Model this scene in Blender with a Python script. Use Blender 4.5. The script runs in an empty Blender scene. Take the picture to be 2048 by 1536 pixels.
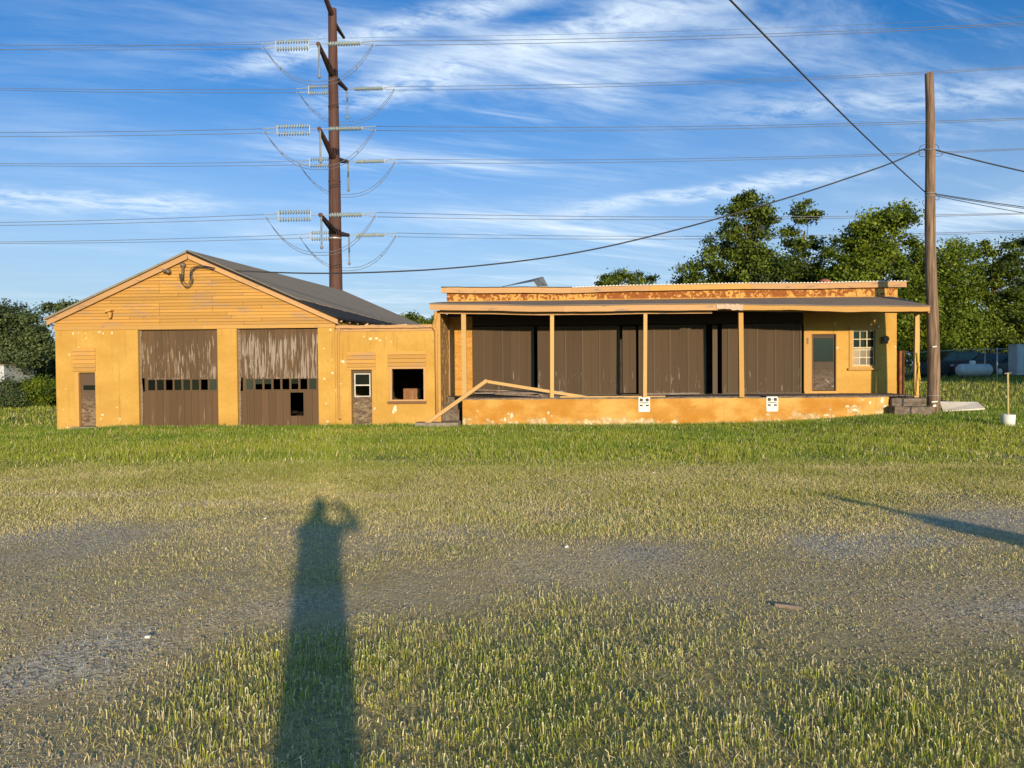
import bpy, bmesh, math, random
import numpy as np
from mathutils import Vector, Matrix

random.seed(7)
rng = np.random.default_rng(11)
sc = bpy.context.scene
COL = sc.collection

# ------------------------------------------------------------------ camera
F, CX, CY = 1540.0, 1024.0, 768.0          # focal length and centre of the 2048 x 1536 photograph
CAM = Vector((0, 0, 2.09))
_yaw, _pitch, _a = math.atan(71 / F), math.atan(33 / F), math.atan(0.008)
fw = Vector((-math.sin(_yaw) * math.cos(_pitch), math.cos(_yaw) * math.cos(_pitch), -math.sin(_pitch)))
_r = Vector((math.cos(_yaw), math.sin(_yaw), 0))
_u = _r.cross(fw)
rt = _r * math.cos(_a) - _u * math.sin(_a)
up = _u * math.cos(_a) + _r * math.sin(_a)
cam = bpy.data.cameras.new('camera')
cam.sensor_width = 36.0
cam.lens = F / 2048 * 36.0
cam.clip_start = 0.03
cam.clip_end = 3000
camo = bpy.data.objects.new('camera', cam)
COL.objects.link(camo)
camo.matrix_world = Matrix(((rt.x, up.x, -fw.x, CAM.x), (rt.y, up.y, -fw.y, CAM.y), (rt.z, up.z, -fw.z, CAM.z), (0, 0, 0, 1)))
sc.camera = camo

def at(px, py, Y):
    """world point on the plane y = Y that the photograph shows at (px, py)"""
    d = fw + rt * ((px - CX) / F) - up * ((py - CY) / F)
    return CAM + d * (Y / d.y)

# ------------------------------------------------------------------ sun, sky, exposure
SUN_T = Vector((-0.2790, 0.9453, -0.1695)).normalized()      # direction the light travels
sun = bpy.data.lights.new('sun', 'SUN')
sun.energy = 4.7
sun.angle = math.radians(0.9)
sun.color = (1.0, 0.81, 0.57)
suno = bpy.data.objects.new('sun', sun)
COL.objects.link(suno)
suno.rotation_euler = SUN_T.to_track_quat('-Z', 'Y').to_euler()
sun_el = math.asin(-SUN_T.z)
sun_az = math.atan2(-SUN_T.x, -SUN_T.y)

world = bpy.data.worlds.new('World')
sc.world = world
world.use_nodes = True
wn = world.node_tree.nodes
wl = world.node_tree.links
wn.clear()
def wnode(t, **k):
    n = wn.new(t)
    for a, b in k.items():
        setattr(n, a, b)
    return n
w_out = wnode('ShaderNodeOutputWorld')
w_bg = wnode('ShaderNodeBackground')
w_bg.inputs['Strength'].default_value = 0.15
w_sky = wnode('ShaderNodeTexSky', sky_type='NISHITA', sun_disc=False)
w_sky.sun_elevation = sun_el
w_sky.sun_rotation = sun_az
w_sky.air_density = 1.0
w_sky.dust_density = 2.5
w_sky.ozone_density = 3.0
w_tint = wnode('ShaderNodeMix', data_type='RGBA', blend_type='MULTIPLY')
w_tint.inputs[0].default_value = 1.0
w_tint.inputs[7].default_value = (0.19, 0.64, 1.02, 1)
wl.new(w_sky.outputs[0], w_tint.inputs[6])
w_geo = wnode('ShaderNodeTexCoord')
w_sep = wnode('ShaderNodeSeparateXYZ')
wl.new(w_geo.outputs['Generated'], w_sep.inputs[0])
def wmath(op, a, b=None, clamp=False):
    n = wnode('ShaderNodeMath', operation=op, use_clamp=clamp)
    for i, v in enumerate((a, b)):
        if v is None:
            continue
        if isinstance(v, (int, float)):
            n.inputs[i].default_value = v
        else:
            wl.new(v, n.inputs[i])
    return n.outputs[0]
zz = wmath('ADD', wmath('MAXIMUM', w_sep.outputs[2], 0.0), 0.10)
w_cmb = wnode('ShaderNodeCombineXYZ')
wl.new(wmath('DIVIDE', w_sep.outputs[0], zz), w_cmb.inputs[0])
wl.new(wmath('DIVIDE', w_sep.outputs[1], zz), w_cmb.inputs[1])
def wcloud(rot, scl, off, scale, detail, rough, dist):
    m1 = wnode('ShaderNodeMapping')
    m1.inputs['Rotation'].default_value = (0, 0, math.radians(rot))
    m2 = wnode('ShaderNodeMapping')
    m2.inputs['Scale'].default_value = scl
    m2.inputs['Location'].default_value = off
    n = wnode('ShaderNodeTexNoise')
    n.inputs['Scale'].default_value = scale
    n.inputs['Detail'].default_value = detail
    n.inputs['Roughness'].default_value = rough
    n.inputs['Distortion'].default_value = dist
    wl.new(w_cmb.outputs[0], m1.inputs[0])
    wl.new(m1.outputs[0], m2.inputs[0])
    wl.new(m2.outputs[0], n.inputs['Vector'])
    return n.outputs['Fac']
def wstep(v, a, b):
    n = wnode('ShaderNodeMapRange', interpolation_type='SMOOTHSTEP')
    n.inputs[1].default_value = a
    n.inputs[2].default_value = b
    wl.new(v, n.inputs[0])
    return n.outputs[0]
c1 = wcloud(-20, (0.50, 1.5, 1), (2.3, 0.7, 0), 1.3, 11, 0.64, 0.6)       # broad cirrus veils
c2 = wcloud(-24, (0.50, 2.4, 1), (5.1, 3.2, 1), 2.6, 10, 0.62, 0.9)       # fine streaks
c3 = wcloud(0, (1, 1, 1), (1.0, 4.0, 2), 0.75, 4, 0.5, 0.2)               # where the sky is clear
puff = wcloud(-20, (0.8, 1.5, 1), (0.3, 0.1, 4), 9.0, 9, 0.66, 0.5)
warp = wcloud(0, (1, 1, 1), (3, 7, 1), 3.2, 5, 0.6, 0.0)
w_uv = wnode('ShaderNodeSeparateXYZ')
wl.new(w_cmb.outputs[0], w_uv.inputs[0])
def band(p0, p1, w, dens):
    """a cirrus band between two points of the cloud layer"""
    dx, dy = p1[0] - p0[0], p1[1] - p0[1]
    L = math.hypot(dx, dy)
    dx, dy = dx / L, dy / L
    u, v = wmath('SUBTRACT', w_uv.outputs[0], p0[0]), wmath('SUBTRACT', w_uv.outputs[1], p0[1])
    t = wmath('ADD', wmath('MULTIPLY', u, dx), wmath('MULTIPLY', v, dy))
    q = wmath('ADD', wmath('MULTIPLY', u, -dy), wmath('MULTIPLY', v, dx))
    q = wmath('ADD', q, wmath('MULTIPLY', wmath('SUBTRACT', warp, 0.5), w * 1.6))
    m = wmath('MULTIPLY', wstep(wmath('ABSOLUTE', q), w, w * 0.05), wmath('MULTIPLY', wstep(t, -0.25 * L, 0.2 * L), wstep(t, 1.2 * L, 0.8 * L)))
    return wmath('MULTIPLY', wmath('MULTIPLY', m, wstep(puff, 0.30, 0.66)), dens)
b1 = band((-0.80, 1.965), (0.0, 1.68), 0.085, 0.85)
b2 = band((-0.60, 2.20), (0.36, 1.74), 0.13, 0.95)
b3 = band((0.05, 3.35), (1.10, 2.82), 0.16, 0.75)
b4 = band((-2.2, 2.75), (-1.35, 3.05), 0.20, 0.80)
b5 = band((0.55, 2.30), (1.9, 2.05), 0.16, 0.55)
gen = wmath('ADD', wmath('MULTIPLY', wstep(c1, 0.43, 0.80), 1.0), wmath('MULTIPLY', wstep(c2, 0.47, 0.84), 0.60))
gen = wmath('MULTIPLY', gen, wmath('ADD', wmath('MULTIPLY', wstep(c3, 0.32, 0.56), 0.85), 0.06))
gen = wmath('MULTIPLY', gen, wmath('ADD', wmath('MULTIPLY', wstep(wmath('ADD', w_uv.outputs[0], wmath('MULTIPLY', w_uv.outputs[1], 0.9)), 0.3, 2.4), 1.0), 0.28))
cl = gen
for b_ in (b1, b2, b3, b4, b5):
    cl = wmath('ADD', cl, wmath('MULTIPLY', wmath('SUBTRACT', 1.0, cl), b_), True)
veil = wmath('MULTIPLY', wstep(w_sep.outputs[2], 0.40, -0.05), 0.66)
cl = wmath('ADD', cl, wmath('MULTIPLY', wmath('SUBTRACT', 1.0, cl), veil), True)
w_mix = wnode('ShaderNodeMix', data_type='RGBA')
w_mix.inputs[7].default_value = (4.1, 4.8, 5.5, 1)
wl.new(cl, w_mix.inputs[0])
wl.new(w_tint.outputs[2], w_mix.inputs[6])
wl.new(w_mix.outputs[2], w_bg.inputs['Color'])
wl.new(w_bg.outputs[0], w_out.inputs['Surface'])

sc.view_settings.view_transform = 'Standard'
sc.view_settings.look = 'None'
sc.view_settings.gamma = 1.0
sc.view_settings.exposure = 0.42
sc.cycles.use_denoising = True
sc.cycles.max_bounces = 6
sc.cycles.transparent_max_bounces = 8

# ------------------------------------------------------------------ material helper
class Mat:
    def __init__(s, name, rough=0.85, metal=0.0, spec=0.3):
        s.m = bpy.data.materials.new(name)
        s.m.use_nodes = True
        s.nt = s.m.node_tree
        s.b = s.nt.nodes['Principled BSDF']
        s.b.inputs['Roughness'].default_value = rough
        s.b.inputs['Metallic'].default_value = metal
        s.b.inputs['Specular IOR Level'].default_value = spec
        s._pos = None
    def n(s, t, **k):
        x = s.nt.nodes.new(t)
        for a, b in k.items():
            setattr(x, a, b)
        return x
    def link(s, a, b):
        s.nt.links.new(a, b)
    def put(s, v, inp):
        if isinstance(v, (int, float)):
            inp.default_value = v
        elif isinstance(v, (tuple, list)):
            inp.default_value = tuple(v) if len(v) == 4 else tuple(v) + (1,)
        else:
            s.link(v, inp)
    def pos(s, sx=1, sy=1, sz=1, off=(0, 0, 0)):
        if s._pos is None:
            s._pos = s.n('ShaderNodeNewGeometry').outputs['Position']
        v = s.n('ShaderNodeVectorMath', operation='MULTIPLY_ADD')
        s.link(s._pos, v.inputs[0])
        v.inputs[1].default_value = (sx, sy, sz)
        v.inputs[2].default_value = off
        return v.outputs[0]
    def xyz(s):
        n = s.n('ShaderNodeSeparateXYZ')
        s.link(s.pos(), n.inputs[0])
        return n.outputs
    def rand(s):
        return s.n('ShaderNodeObjectInfo').outputs['Random']
    def noise(s, vec, scale, detail=5, rough=0.55, dist=0.0):
        n = s.n('ShaderNodeTexNoise')
        s.link(vec, n.inputs['Vector'])
        n.inputs['Scale'].default_value = scale
        n.inputs['Detail'].default_value = detail
        n.inputs['Roughness'].default_value = rough
        n.inputs['Distortion'].default_value = dist
        return n.outputs['Fac']
    def voro(s, vec, scale, out='Distance'):
        n = s.n('ShaderNodeTexVoronoi')
        s.link(vec, n.inputs['Vector'])
        n.inputs['Scale'].default_value = scale
        return n.outputs[out]
    def step(s, v, a, b, o0=0.0, o1=1.0):
        n = s.n('ShaderNodeMapRange', interpolation_type='SMOOTHSTEP')
        s.put(v, n.inputs[0])
        for i, q in ((1, a), (2, b), (3, o0), (4, o1)):
            n.inputs[i].default_value = q
        return n.outputs[0]
    def math(s, op, a, b=0.0, clamp=False):
        n = s.n('ShaderNodeMath', operation=op, use_clamp=clamp)
        s.put(a, n.inputs[0])
        s.put(b, n.inputs[1])
        return n.outputs[0]
    def mix(s, f, a, b, mode='MIX'):
        n = s.n('ShaderNodeMix', data_type='RGBA', blend_type=mode)
        s.put(f, n.inputs[0])
        s.put(a, n.inputs[6])
        s.put(b, n.inputs[7])
        return n.outputs[2]
    def hsv(s, col, h=0.5, sat=1.0, val=1.0):
        n = s.n('ShaderNodeHueSaturation')
        s.put(h, n.inputs['Hue'])
        s.put(sat, n.inputs['Saturation'])
        s.put(val, n.inputs['Value'])
        s.put(col, n.inputs['Color'])
        return n.outputs[0]
    def color(s, v):
        s.put(v, s.b.inputs['Base Color'])
        return s
    def bump(s, h, strength=0.4, dist=0.02):
        n = s.n('ShaderNodeBump')
        n.inputs['Strength'].default_value = strength
        n.inputs['Distance'].default_value = dist
        s.put(h, n.inputs['Height'])
        s.link(n.outputs[0], s.b.inputs['Normal'])
        return s

MAT = {}
YEL = (0.63, 0.315, 0.052)
def mk_stucco():
    a = Mat('yellow_stucco', 0.9)
    big = a.noise(a.pos(0.5, 0.5, 0.9), 1.2, 4)
    fine = a.noise(a.pos(), 9, 6, 0.65)
    streak = a.noise(a.pos(7, 7, 0.45), 1.0, 5, 0.6)
    c = a.mix(a.step(big, 0.3, 0.7), (0.57, 0.310, 0.060), (0.68, 0.395, 0.092))
    c = a.mix(a.math('MULTIPLY', a.step(fine, 0.50, 0.72), 0.65), c, (0.49, 0.265, 0.060))
    c = a.mix(a.math('MULTIPLY', a.step(streak, 0.56, 0.74), 0.65), c, (0.40, 0.20, 0.040))
    dirt = a.math('MULTIPLY', a.step(a.math('ADD', a.xyz()[2], a.math('MULTIPLY', fine, 0.9)), 0.85, 0.30), a.step(fine, 0.45, 0.62))
    c = a.mix(a.math('MULTIPLY', dirt, 0.6), c, (0.30, 0.22, 0.13))
    chip = a.step(a.noise(a.pos(1, 1, 1, (3, 0, 1)), 3.3, 3, 0.5), 0.735, 0.75)
    c = a.mix(a.math('MULTIPLY', chip, a.step(fine, 0.40, 0.45)), c, (0.78, 0.70, 0.50))
    a.color(c)
    a.bump(a.math('ADD', a.noise(a.pos(), 38, 4, 0.7), a.math('MULTIPLY', big, 0.8)), 0.45, 0.012)
    return a.m
MAT['stucco'] = mk_stucco()

def mk_siding():
    a = Mat('yellow_siding', 0.8)
    grain = a.noise(a.pos(0.9, 6, 26), 2.2, 5, 0.6)
    patch = a.noise(a.pos(0.55, 1, 2.6), 1.5, 5, 0.6)
    c = a.mix(grain, (0.54, 0.270, 0.058), (0.68, 0.375, 0.095))
    c = a.hsv(c, 0.5, 1.0, a.step(a.rand(), 0, 1, 0.86, 1.08))
    worn = a.math('MULTIPLY', a.step(patch, 0.50, 0.62), a.step(grain, 0.38, 0.56))
    c = a.mix(a.math('MULTIPLY', worn, 0.75), c, (0.42, 0.27, 0.17))
    a.color(c)
    a.bump(grain, 0.35, 0.006)
    return a.m
MAT['siding'] = mk_siding()

def mk_trim(name, lo, hi, worn_c, amt=0.62):
    a = Mat(name, 0.75)
    g = a.noise(a.pos(1.1, 5, 9), 1.6, 6, 0.6)
    c = a.mix(g, lo, hi)
    c = a.mix(a.math('MULTIPLY', a.step(a.noise(a.pos(0.8, 2, 4, (5, 1, 2)), 2.1, 6, 0.65), amt, amt + 0.07), 0.8), c, worn_c)
    a.color(a.hsv(c, 0.5, 1.0, a.step(a.rand(), 0, 1, 0.92, 1.06)))
    a.bump(g, 0.3, 0.006)
    return a.m
MAT['trim'] = mk_trim('yellow_trim', (0.56, 0.295, 0.075), (0.67, 0.375, 0.11), (0.36, 0.24, 0.15))
MAT['tan'] = mk_trim('tan_trim', (0.55, 0.30, 0.13), (0.66, 0.38, 0.17), (0.30, 0.22, 0.17), 0.58)
MAT['tan_pale'] = mk_trim('pale_repair_board', (0.58, 0.42, 0.29), (0.66, 0.48, 0.34), (0.40, 0.30, 0.22))
MAT['post'] = mk_trim('post_paint', (0.60, 0.36, 0.12), (0.70, 0.44, 0.17), (0.45, 0.30, 0.16), 0.66)
MAT['sill_brown'] = mk_trim('brown_sill', (0.22, 0.105, 0.045), (0.30, 0.15, 0.07), (0.36, 0.25, 0.17))

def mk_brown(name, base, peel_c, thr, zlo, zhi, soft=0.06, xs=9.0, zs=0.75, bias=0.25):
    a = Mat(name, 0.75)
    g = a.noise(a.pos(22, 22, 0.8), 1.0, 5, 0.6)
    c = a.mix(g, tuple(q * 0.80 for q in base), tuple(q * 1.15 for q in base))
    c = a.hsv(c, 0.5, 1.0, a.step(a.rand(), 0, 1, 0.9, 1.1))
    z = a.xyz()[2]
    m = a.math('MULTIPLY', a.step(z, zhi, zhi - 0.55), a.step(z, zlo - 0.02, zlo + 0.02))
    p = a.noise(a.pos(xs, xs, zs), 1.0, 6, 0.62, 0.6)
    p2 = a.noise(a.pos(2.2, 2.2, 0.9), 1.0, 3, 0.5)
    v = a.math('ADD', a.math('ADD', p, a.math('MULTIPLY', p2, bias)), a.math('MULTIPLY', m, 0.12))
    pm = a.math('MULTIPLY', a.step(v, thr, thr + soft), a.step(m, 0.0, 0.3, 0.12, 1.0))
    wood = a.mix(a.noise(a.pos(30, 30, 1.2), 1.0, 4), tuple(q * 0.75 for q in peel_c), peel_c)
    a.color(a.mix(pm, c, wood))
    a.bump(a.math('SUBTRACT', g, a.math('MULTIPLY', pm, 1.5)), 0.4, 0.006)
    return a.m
MAT['door_a'] = mk_brown('brown_door_peeling_lightly', (0.165, 0.096, 0.045), (0.50, 0.38, 0.27), 0.785, 1.75, 3.5, 0.06, 17.0, 1.3)
MAT['door_b'] = mk_brown('brown_door_peeling_heavily', (0.165, 0.096, 0.045), (0.50, 0.39, 0.30), 0.735, 1.75, 3.6, 0.06, 16.0, 1.0)
MAT['door_low'] = mk_brown('brown_door_lower_boards', (0.165, 0.092, 0.042), (0.38, 0.27, 0.16), 0.91, -0.3, 1.2, 0.05, 14.0, 0.7, 0.3)
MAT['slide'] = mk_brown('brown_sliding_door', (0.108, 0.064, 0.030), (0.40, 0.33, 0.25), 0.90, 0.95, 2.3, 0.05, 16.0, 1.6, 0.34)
MAT['batten'] = mk_brown('brown_batten', (0.135, 0.092, 0.056), (0.40, 0.33, 0.25), 0.92, 0.9, 2.4, 0.05, 16.0, 1.4)
MAT['dark_brown'] = mk_brown('dark_brown_shade', (0.045, 0.026, 0.016), (0.2, 0.15, 0.1), 0.95, 0.9, 2.4)  # near-black brown: the shade under the porch is put into the colour
def mk_olddoor(name, base, wood, white, thr):
    a = Mat(name, 0.8)
    g = a.noise(a.pos(4, 4, 14), 1.2, 6, 0.65)
    p = a.noise(a.pos(2.6, 2.6, 7.0), 1.3, 5, 0.62, 1.2)
    z = a.step(a.xyz()[2], thr[0], thr[1])
    c = a.mix(g, tuple(q * 0.75 for q in base), tuple(q * 1.2 for q in base))
    c = a.mix(a.math('MULTIPLY', a.step(p, 0.44, 0.54), z), c, wood)
    c = a.mix(a.math('MULTIPLY', a.step(a.noise(a.pos(3, 3, 6, (7, 0, 3)), 1.6, 4, 0.6), 0.62, 0.66), z), c, white)
    a.color(c)
    a.bump(g, 0.5, 0.01)
    return a.m
MAT['olddoor'] = mk_olddoor('delaminating_door', (0.16, 0.10, 0.062), (0.33, 0.23, 0.135), (0.62, 0.50, 0.34), (1.45, 0.5))
MAT['olddoor2'] = mk_olddoor('weathered_dock_door', (0.115, 0.080, 0.055), (0.22, 0.155, 0.11), (0.55, 0.45, 0.36), (2.1, 1.35))

def mk_roof(name, c0, c1, lines=True):
    a = Mat(name, 0.95)
    n1 = a.noise(a.pos(), 1.3, 5, 0.6)
    n2 = a.noise(a.pos(), 16, 3, 0.6)
    c = a.mix(a.math('ADD', a.math('MULTIPLY', n1, 0.6), a.math('MULTIPLY', n2, 0.5)), c0, c1)
    st = a.noise(a.pos(0.4, 3, 5), 1.5, 5, 0.6)
    c = a.mix(a.math('MULTIPLY', a.step(st, 0.55, 0.7), 0.5), c, tuple(q * 0.55 for q in c0))
    a.color(c)
    w = a.n('ShaderNodeTexWave', wave_type='BANDS', bands_direction='Z', wave_profile='SAW')
    w.inputs['Scale'].default_value = 2.6
    w.inputs['Distortion'].default_value = 0.4
    a.link(a.pos(), w.inputs['Vector'])
    a.bump(a.math('ADD', w.outputs['Fac'], n2), 0.5, 0.02)
    return a.m
MAT['shingle'] = mk_roof('grey_shingle', (0.20, 0.160, 0.115), (0.37, 0.305, 0.225))
MAT['felt'] = mk_roof('black_felt', (0.012, 0.012, 0.013), (0.028, 0.026, 0.026))
MAT['porch_roof'] = mk_roof('porch_roll_roofing', (0.17, 0.125, 0.090), (0.31, 0.235, 0.175))

def mk_simple(name, c0, c1, scale=3.0, rough=0.85, metal=0.0, bs=0.2, st=(1, 1, 1), spec=0.3):
    a = Mat(name, rough, metal, spec)
    n = a.noise(a.pos(*st), scale, 6, 0.62)
    a.color(a.hsv(a.mix(a.step(n, 0.3, 0.7), c0, c1), 0.5, 1.0, a.step(a.rand(), 0, 1, 0.9, 1.1)))
    if bs:
        a.bump(n, bs, 0.01)
    return a.m
MAT['interior'] = mk_simple('dim_interior_wall', (0.030, 0.024, 0.018), (0.055, 0.042, 0.030))  # darkness of the rooms is put into this wall colour
MAT['int_floor'] = mk_simple('interior_floor', (0.05, 0.04, 0.03), (0.09, 0.07, 0.05))
MAT['cabinet'] = mk_simple('brown_cabinet', (0.20, 0.085, 0.030), (0.33, 0.15, 0.055), 4, 0.6, st=(6, 6, 1))
MAT['clutter'] = mk_simple('pale_clutter', (0.28, 0.22, 0.16), (0.42, 0.34, 0.26))
MAT['concrete'] = mk_simple('rough_concrete', (0.10, 0.075, 0.055), (0.24, 0.185, 0.14), 5, 0.95, bs=0.6)
MAT['concrete_pale'] = mk_simple('worn_concrete_step', (0.20, 0.165, 0.13), (0.36, 0.29, 0.22), 4, 0.95, bs=0.5)
MAT['rawwood'] = mk_simple('weathered_wood', (0.17, 0.125, 0.095), (0.34, 0.27, 0.22), 2.2, 0.85, bs=0.5, st=(1.5, 9, 9))
MAT['deck'] = mk_simple('deck_boards', (0.085, 0.060, 0.045), (0.19, 0.145, 0.115), 2.0, 0.9, bs=0.5, st=(9, 1.5, 9))
MAT['rail'] = mk_trim('fallen_rail_paint', (0.56, 0.33, 0.12), (0.68, 0.43, 0.18), (0.40, 0.30, 0.2), 0.64)
MAT['brick_wing'] = mk_simple('old_yellow_block', (0.34, 0.20, 0.075), (0.55, 0.34, 0.12), 6, 0.95, bs=0.6, st=(1, 1, 2))
MAT['masonry'] = mk_simple('orange_block', (0.50, 0.23, 0.045), (0.66, 0.34, 0.08), 4, 0.95, bs=0.5, st=(1, 1, 2.5))
MAT['metal_roof'] = mk_simple('galvanised_sheet', (0.42, 0.38, 0.34), (0.62, 0.56, 0.50), 3, 0.5, 0.6, 0.1)
MAT['sheet_blue'] = mk_simple('old_roof_sheet', (0.10, 0.105, 0.11), (0.20, 0.20, 0.20), 3, 0.6, 0.3, 0.1)
MAT['rust_red'] = mk_simple('red_oxide_vent', (0.24, 0.07, 0.045), (0.34, 0.12, 0.08))
MAT['rust'] = mk_simple('rusty_steel', (0.13, 0.045, 0.020), (0.26, 0.10, 0.045), 5, 0.9)
MAT['corten'] = mk_simple('weathering_steel', (0.080, 0.036, 0.026), (0.125, 0.060, 0.045), 1.2, 0.7, 0.0, 0.05, st=(2, 2, 0.25), spec=0.25)
MAT['galv'] = mk_simple('galvanised_fitting', (0.34, 0.35, 0.35), (0.48, 0.49, 0.48), 6, 0.5, 0.4, 0)
MAT['insul'] = mk_simple('pale_green_insulator', (0.20, 0.24, 0.235), (0.30, 0.35, 0.34), 5, 0.3, 0, 0)
MAT['polymer'] = mk_simple('grey_polymer_insulator', (0.16, 0.17, 0.17), (0.22, 0.23, 0.23), 5, 0.6, 0, 0)
MAT['wire'] = mk_simple('aluminium_conductor', (0.11, 0.115, 0.13), (0.15, 0.155, 0.17), 2, 0.6, 0.0, 0)
MAT['cable'] = mk_simple('black_cable', (0.028, 0.028, 0.032), (0.05, 0.048, 0.05), 2, 0.7, 0.0, 0)
MAT['polewood'] = mk_simple('pole_timber', (0.055, 0.034, 0.022), (0.20, 0.130, 0.085), 1.5, 0.9, bs=0.7, st=(9, 9, 0.5))
MAT['white'] = mk_simple('white_paint', (0.72, 0.69, 0.60), (0.82, 0.80, 0.72), 3, 0.6, bs=0.05)
MAT['white_worn'] = mk_simple('old_white_frame', (0.58, 0.54, 0.46), (0.74, 0.70, 0.62), 8, 0.6, bs=0.1)
MAT['sash'] = mk_simple('cream_sash', (0.50, 0.40, 0.24), (0.66, 0.54, 0.34), 8, 0.6, bs=0.1)
MAT['sheet_white'] = mk_simple('white_panel', (0.62, 0.54, 0.44), (0.76, 0.68, 0.57), 2, 0.7, bs=0.1)
MAT['tank'] = mk_simple('tank_white', (0.55, 0.57, 0.58), (0.70, 0.71, 0.70), 2.0, 0.45, bs=0.05)
MAT['box_grey'] = mk_simple('pale_grey_box', (0.52, 0.54, 0.56), (0.62, 0.63, 0.64), 2, 0.5, bs=0.02)
MAT['ink'] = mk_simple('sign_ink', (0.03, 0.028, 0.022), (0.05, 0.045, 0.035), 3, 0.6, bs=0)
MAT['ink_faded'] = mk_simple('faded_ink', (0.28, 0.26, 0.23), (0.36, 0.33, 0.30), 3, 0.6, bs=0)
MAT['sign'] = mk_simple('sign_white', (0.76, 0.74, 0.66), (0.84, 0.82, 0.74), 2, 0.5, bs=0)
MAT['xmark'] = mk_simple('brown_paint_mark', (0.36, 0.16, 0.035), (0.46, 0.22, 0.05), 6, 0.9, bs=0)
MAT['chip'] = mk_simple('bare_plaster', (0.74, 0.64, 0.40), (0.84, 0.77, 0.56), 9, 0.9, bs=0.1)
MAT['yellow_strip'] = mk_simple('bright_yellow_strip', (0.70, 0.43, 0.02), (0.78, 0.50, 0.04), 3, 0.6, bs=0)
MAT['stake_wood'] = mk_simple('olive_stake', (0.26, 0.20, 0.075), (0.42, 0.33, 0.14), 3, 0.8, bs=0.1)
MAT['lamp_metal'] = mk_simple('lamp_housing', (0.10, 0.075, 0.05), (0.20, 0.15, 0.10), 6, 0.6, 0.2, 0)
MAT['car_dark'] = mk_simple('dark_blue_car_paint', (0.012, 0.022, 0.032), (0.018, 0.030, 0.042), 1, 0.35, 0.0, 0, spec=0.3)
MAT['car_red'] = mk_simple('dark_maroon_car_paint', (0.040, 0.010, 0.012), (0.055, 0.014, 0.016), 1, 0.35, 0.0, 0, spec=0.3)
MAT['car_black'] = mk_simple('black_car_paint', (0.010, 0.010, 0.012), (0.016, 0.015, 0.017), 1, 0.35, 0.0, 0, spec=0.3)
MAT['tyre'] = mk_simple('tyre_rubber', (0.012, 0.012, 0.012), (0.02, 0.02, 0.02), 5, 0.9, 0, 0)
MAT['car_glass'] = mk_simple('car_glass', (0.02, 0.025, 0.03), (0.03, 0.035, 0.04), 1, 0.12, 0, 0, spec=0.25)
MAT['headlight'] = mk_simple('lamp_lens', (0.5, 0.5, 0.5), (0.6, 0.6, 0.6), 1, 0.1, 0, 0)
MAT['bark'] = mk_simple('tree_bark', (0.060, 0.045, 0.034), (0.115, 0.088, 0.066), 6, 0.95, bs=0.5, st=(3, 3, 0.6))
MAT['cloth'] = mk_simple('dark_clothes', (0.05, 0.06, 0.09), (0.07, 0.08, 0.12), 4, 0.9)
MAT['skin'] = mk_simple('skin', (0.52, 0.32, 0.23), (0.56, 0.36, 0.27), 4, 0.6, bs=0)
MAT['hair'] = mk_simple('hair', (0.03, 0.02, 0.015), (0.05, 0.03, 0.02), 9, 0.7)

def mk_pane(name, c, rough=0.12):
    a = Mat(name, rough, 0, 0.22)
    n = a.noise(a.pos(), 5, 4, 0.6)
    a.color(a.hsv(a.mix(n, tuple(q * 0.6 for q in c), c), 0.5, 1.0, a.step(a.rand(), 0, 1, 0.35, 1.5)))
    a.bump(a.noise(a.pos(), 1.5, 2), 0.03, 0.02)
    return a.m
MAT['pane'] = mk_pane('dusty_dark_glass', (0.016, 0.020, 0.012), 0.05)
MAT['pane_green'] = mk_pane('green_glass', (0.030, 0.038, 0.026), 0.05)
MAT['pane_dust'] = mk_pane('curtained_glass', (0.27, 0.20, 0.115), 0.4)

def mk_parapet():
    a = Mat('peeling_parapet', 0.9)
    base = a.mix(a.noise(a.pos(1, 1, 2), 2.2, 5), (0.66, 0.33, 0.075), (0.70, 0.42, 0.12))
    lo = a.noise(a.pos(0.55, 1, 0.7, (2, 0, 0)), 1.0, 3, 0.5)
    let = a.noise(a.pos(2.7, 1, 2.2), 1.7, 4, 0.6, 1.4)
    zr = a.xyz()[2]
    band = a.math('MULTIPLY', a.step(zr, 4.70, 4.79), a.step(zr, 5.045, 4.985, 0.55, 1.0))
    m = a.math('MULTIPLY', a.step(a.math('ADD', let, a.math('MULTIPLY', lo, 0.30)), 0.605, 0.65), band)
    rust = a.mix(a.noise(a.pos(3, 1, 5, (9, 0, 0)), 2.0, 4), (0.20, 0.055, 0.012), (0.42, 0.135, 0.030))
    m2 = a.math('MULTIPLY', a.step(a.noise(a.pos(3, 1, 4, (1, 5, 2)), 1.6, 4, 0.6), 0.55, 0.62), 0.6)
    c = a.mix(m2, base, (0.60, 0.22, 0.040))
    a.color(a.mix(m, c, rust))
    a.bump(a.math('SUBTRACT', let, m), 0.4, 0.01)
    return a.m
MAT['parapet'] = mk_parapet()

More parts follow.
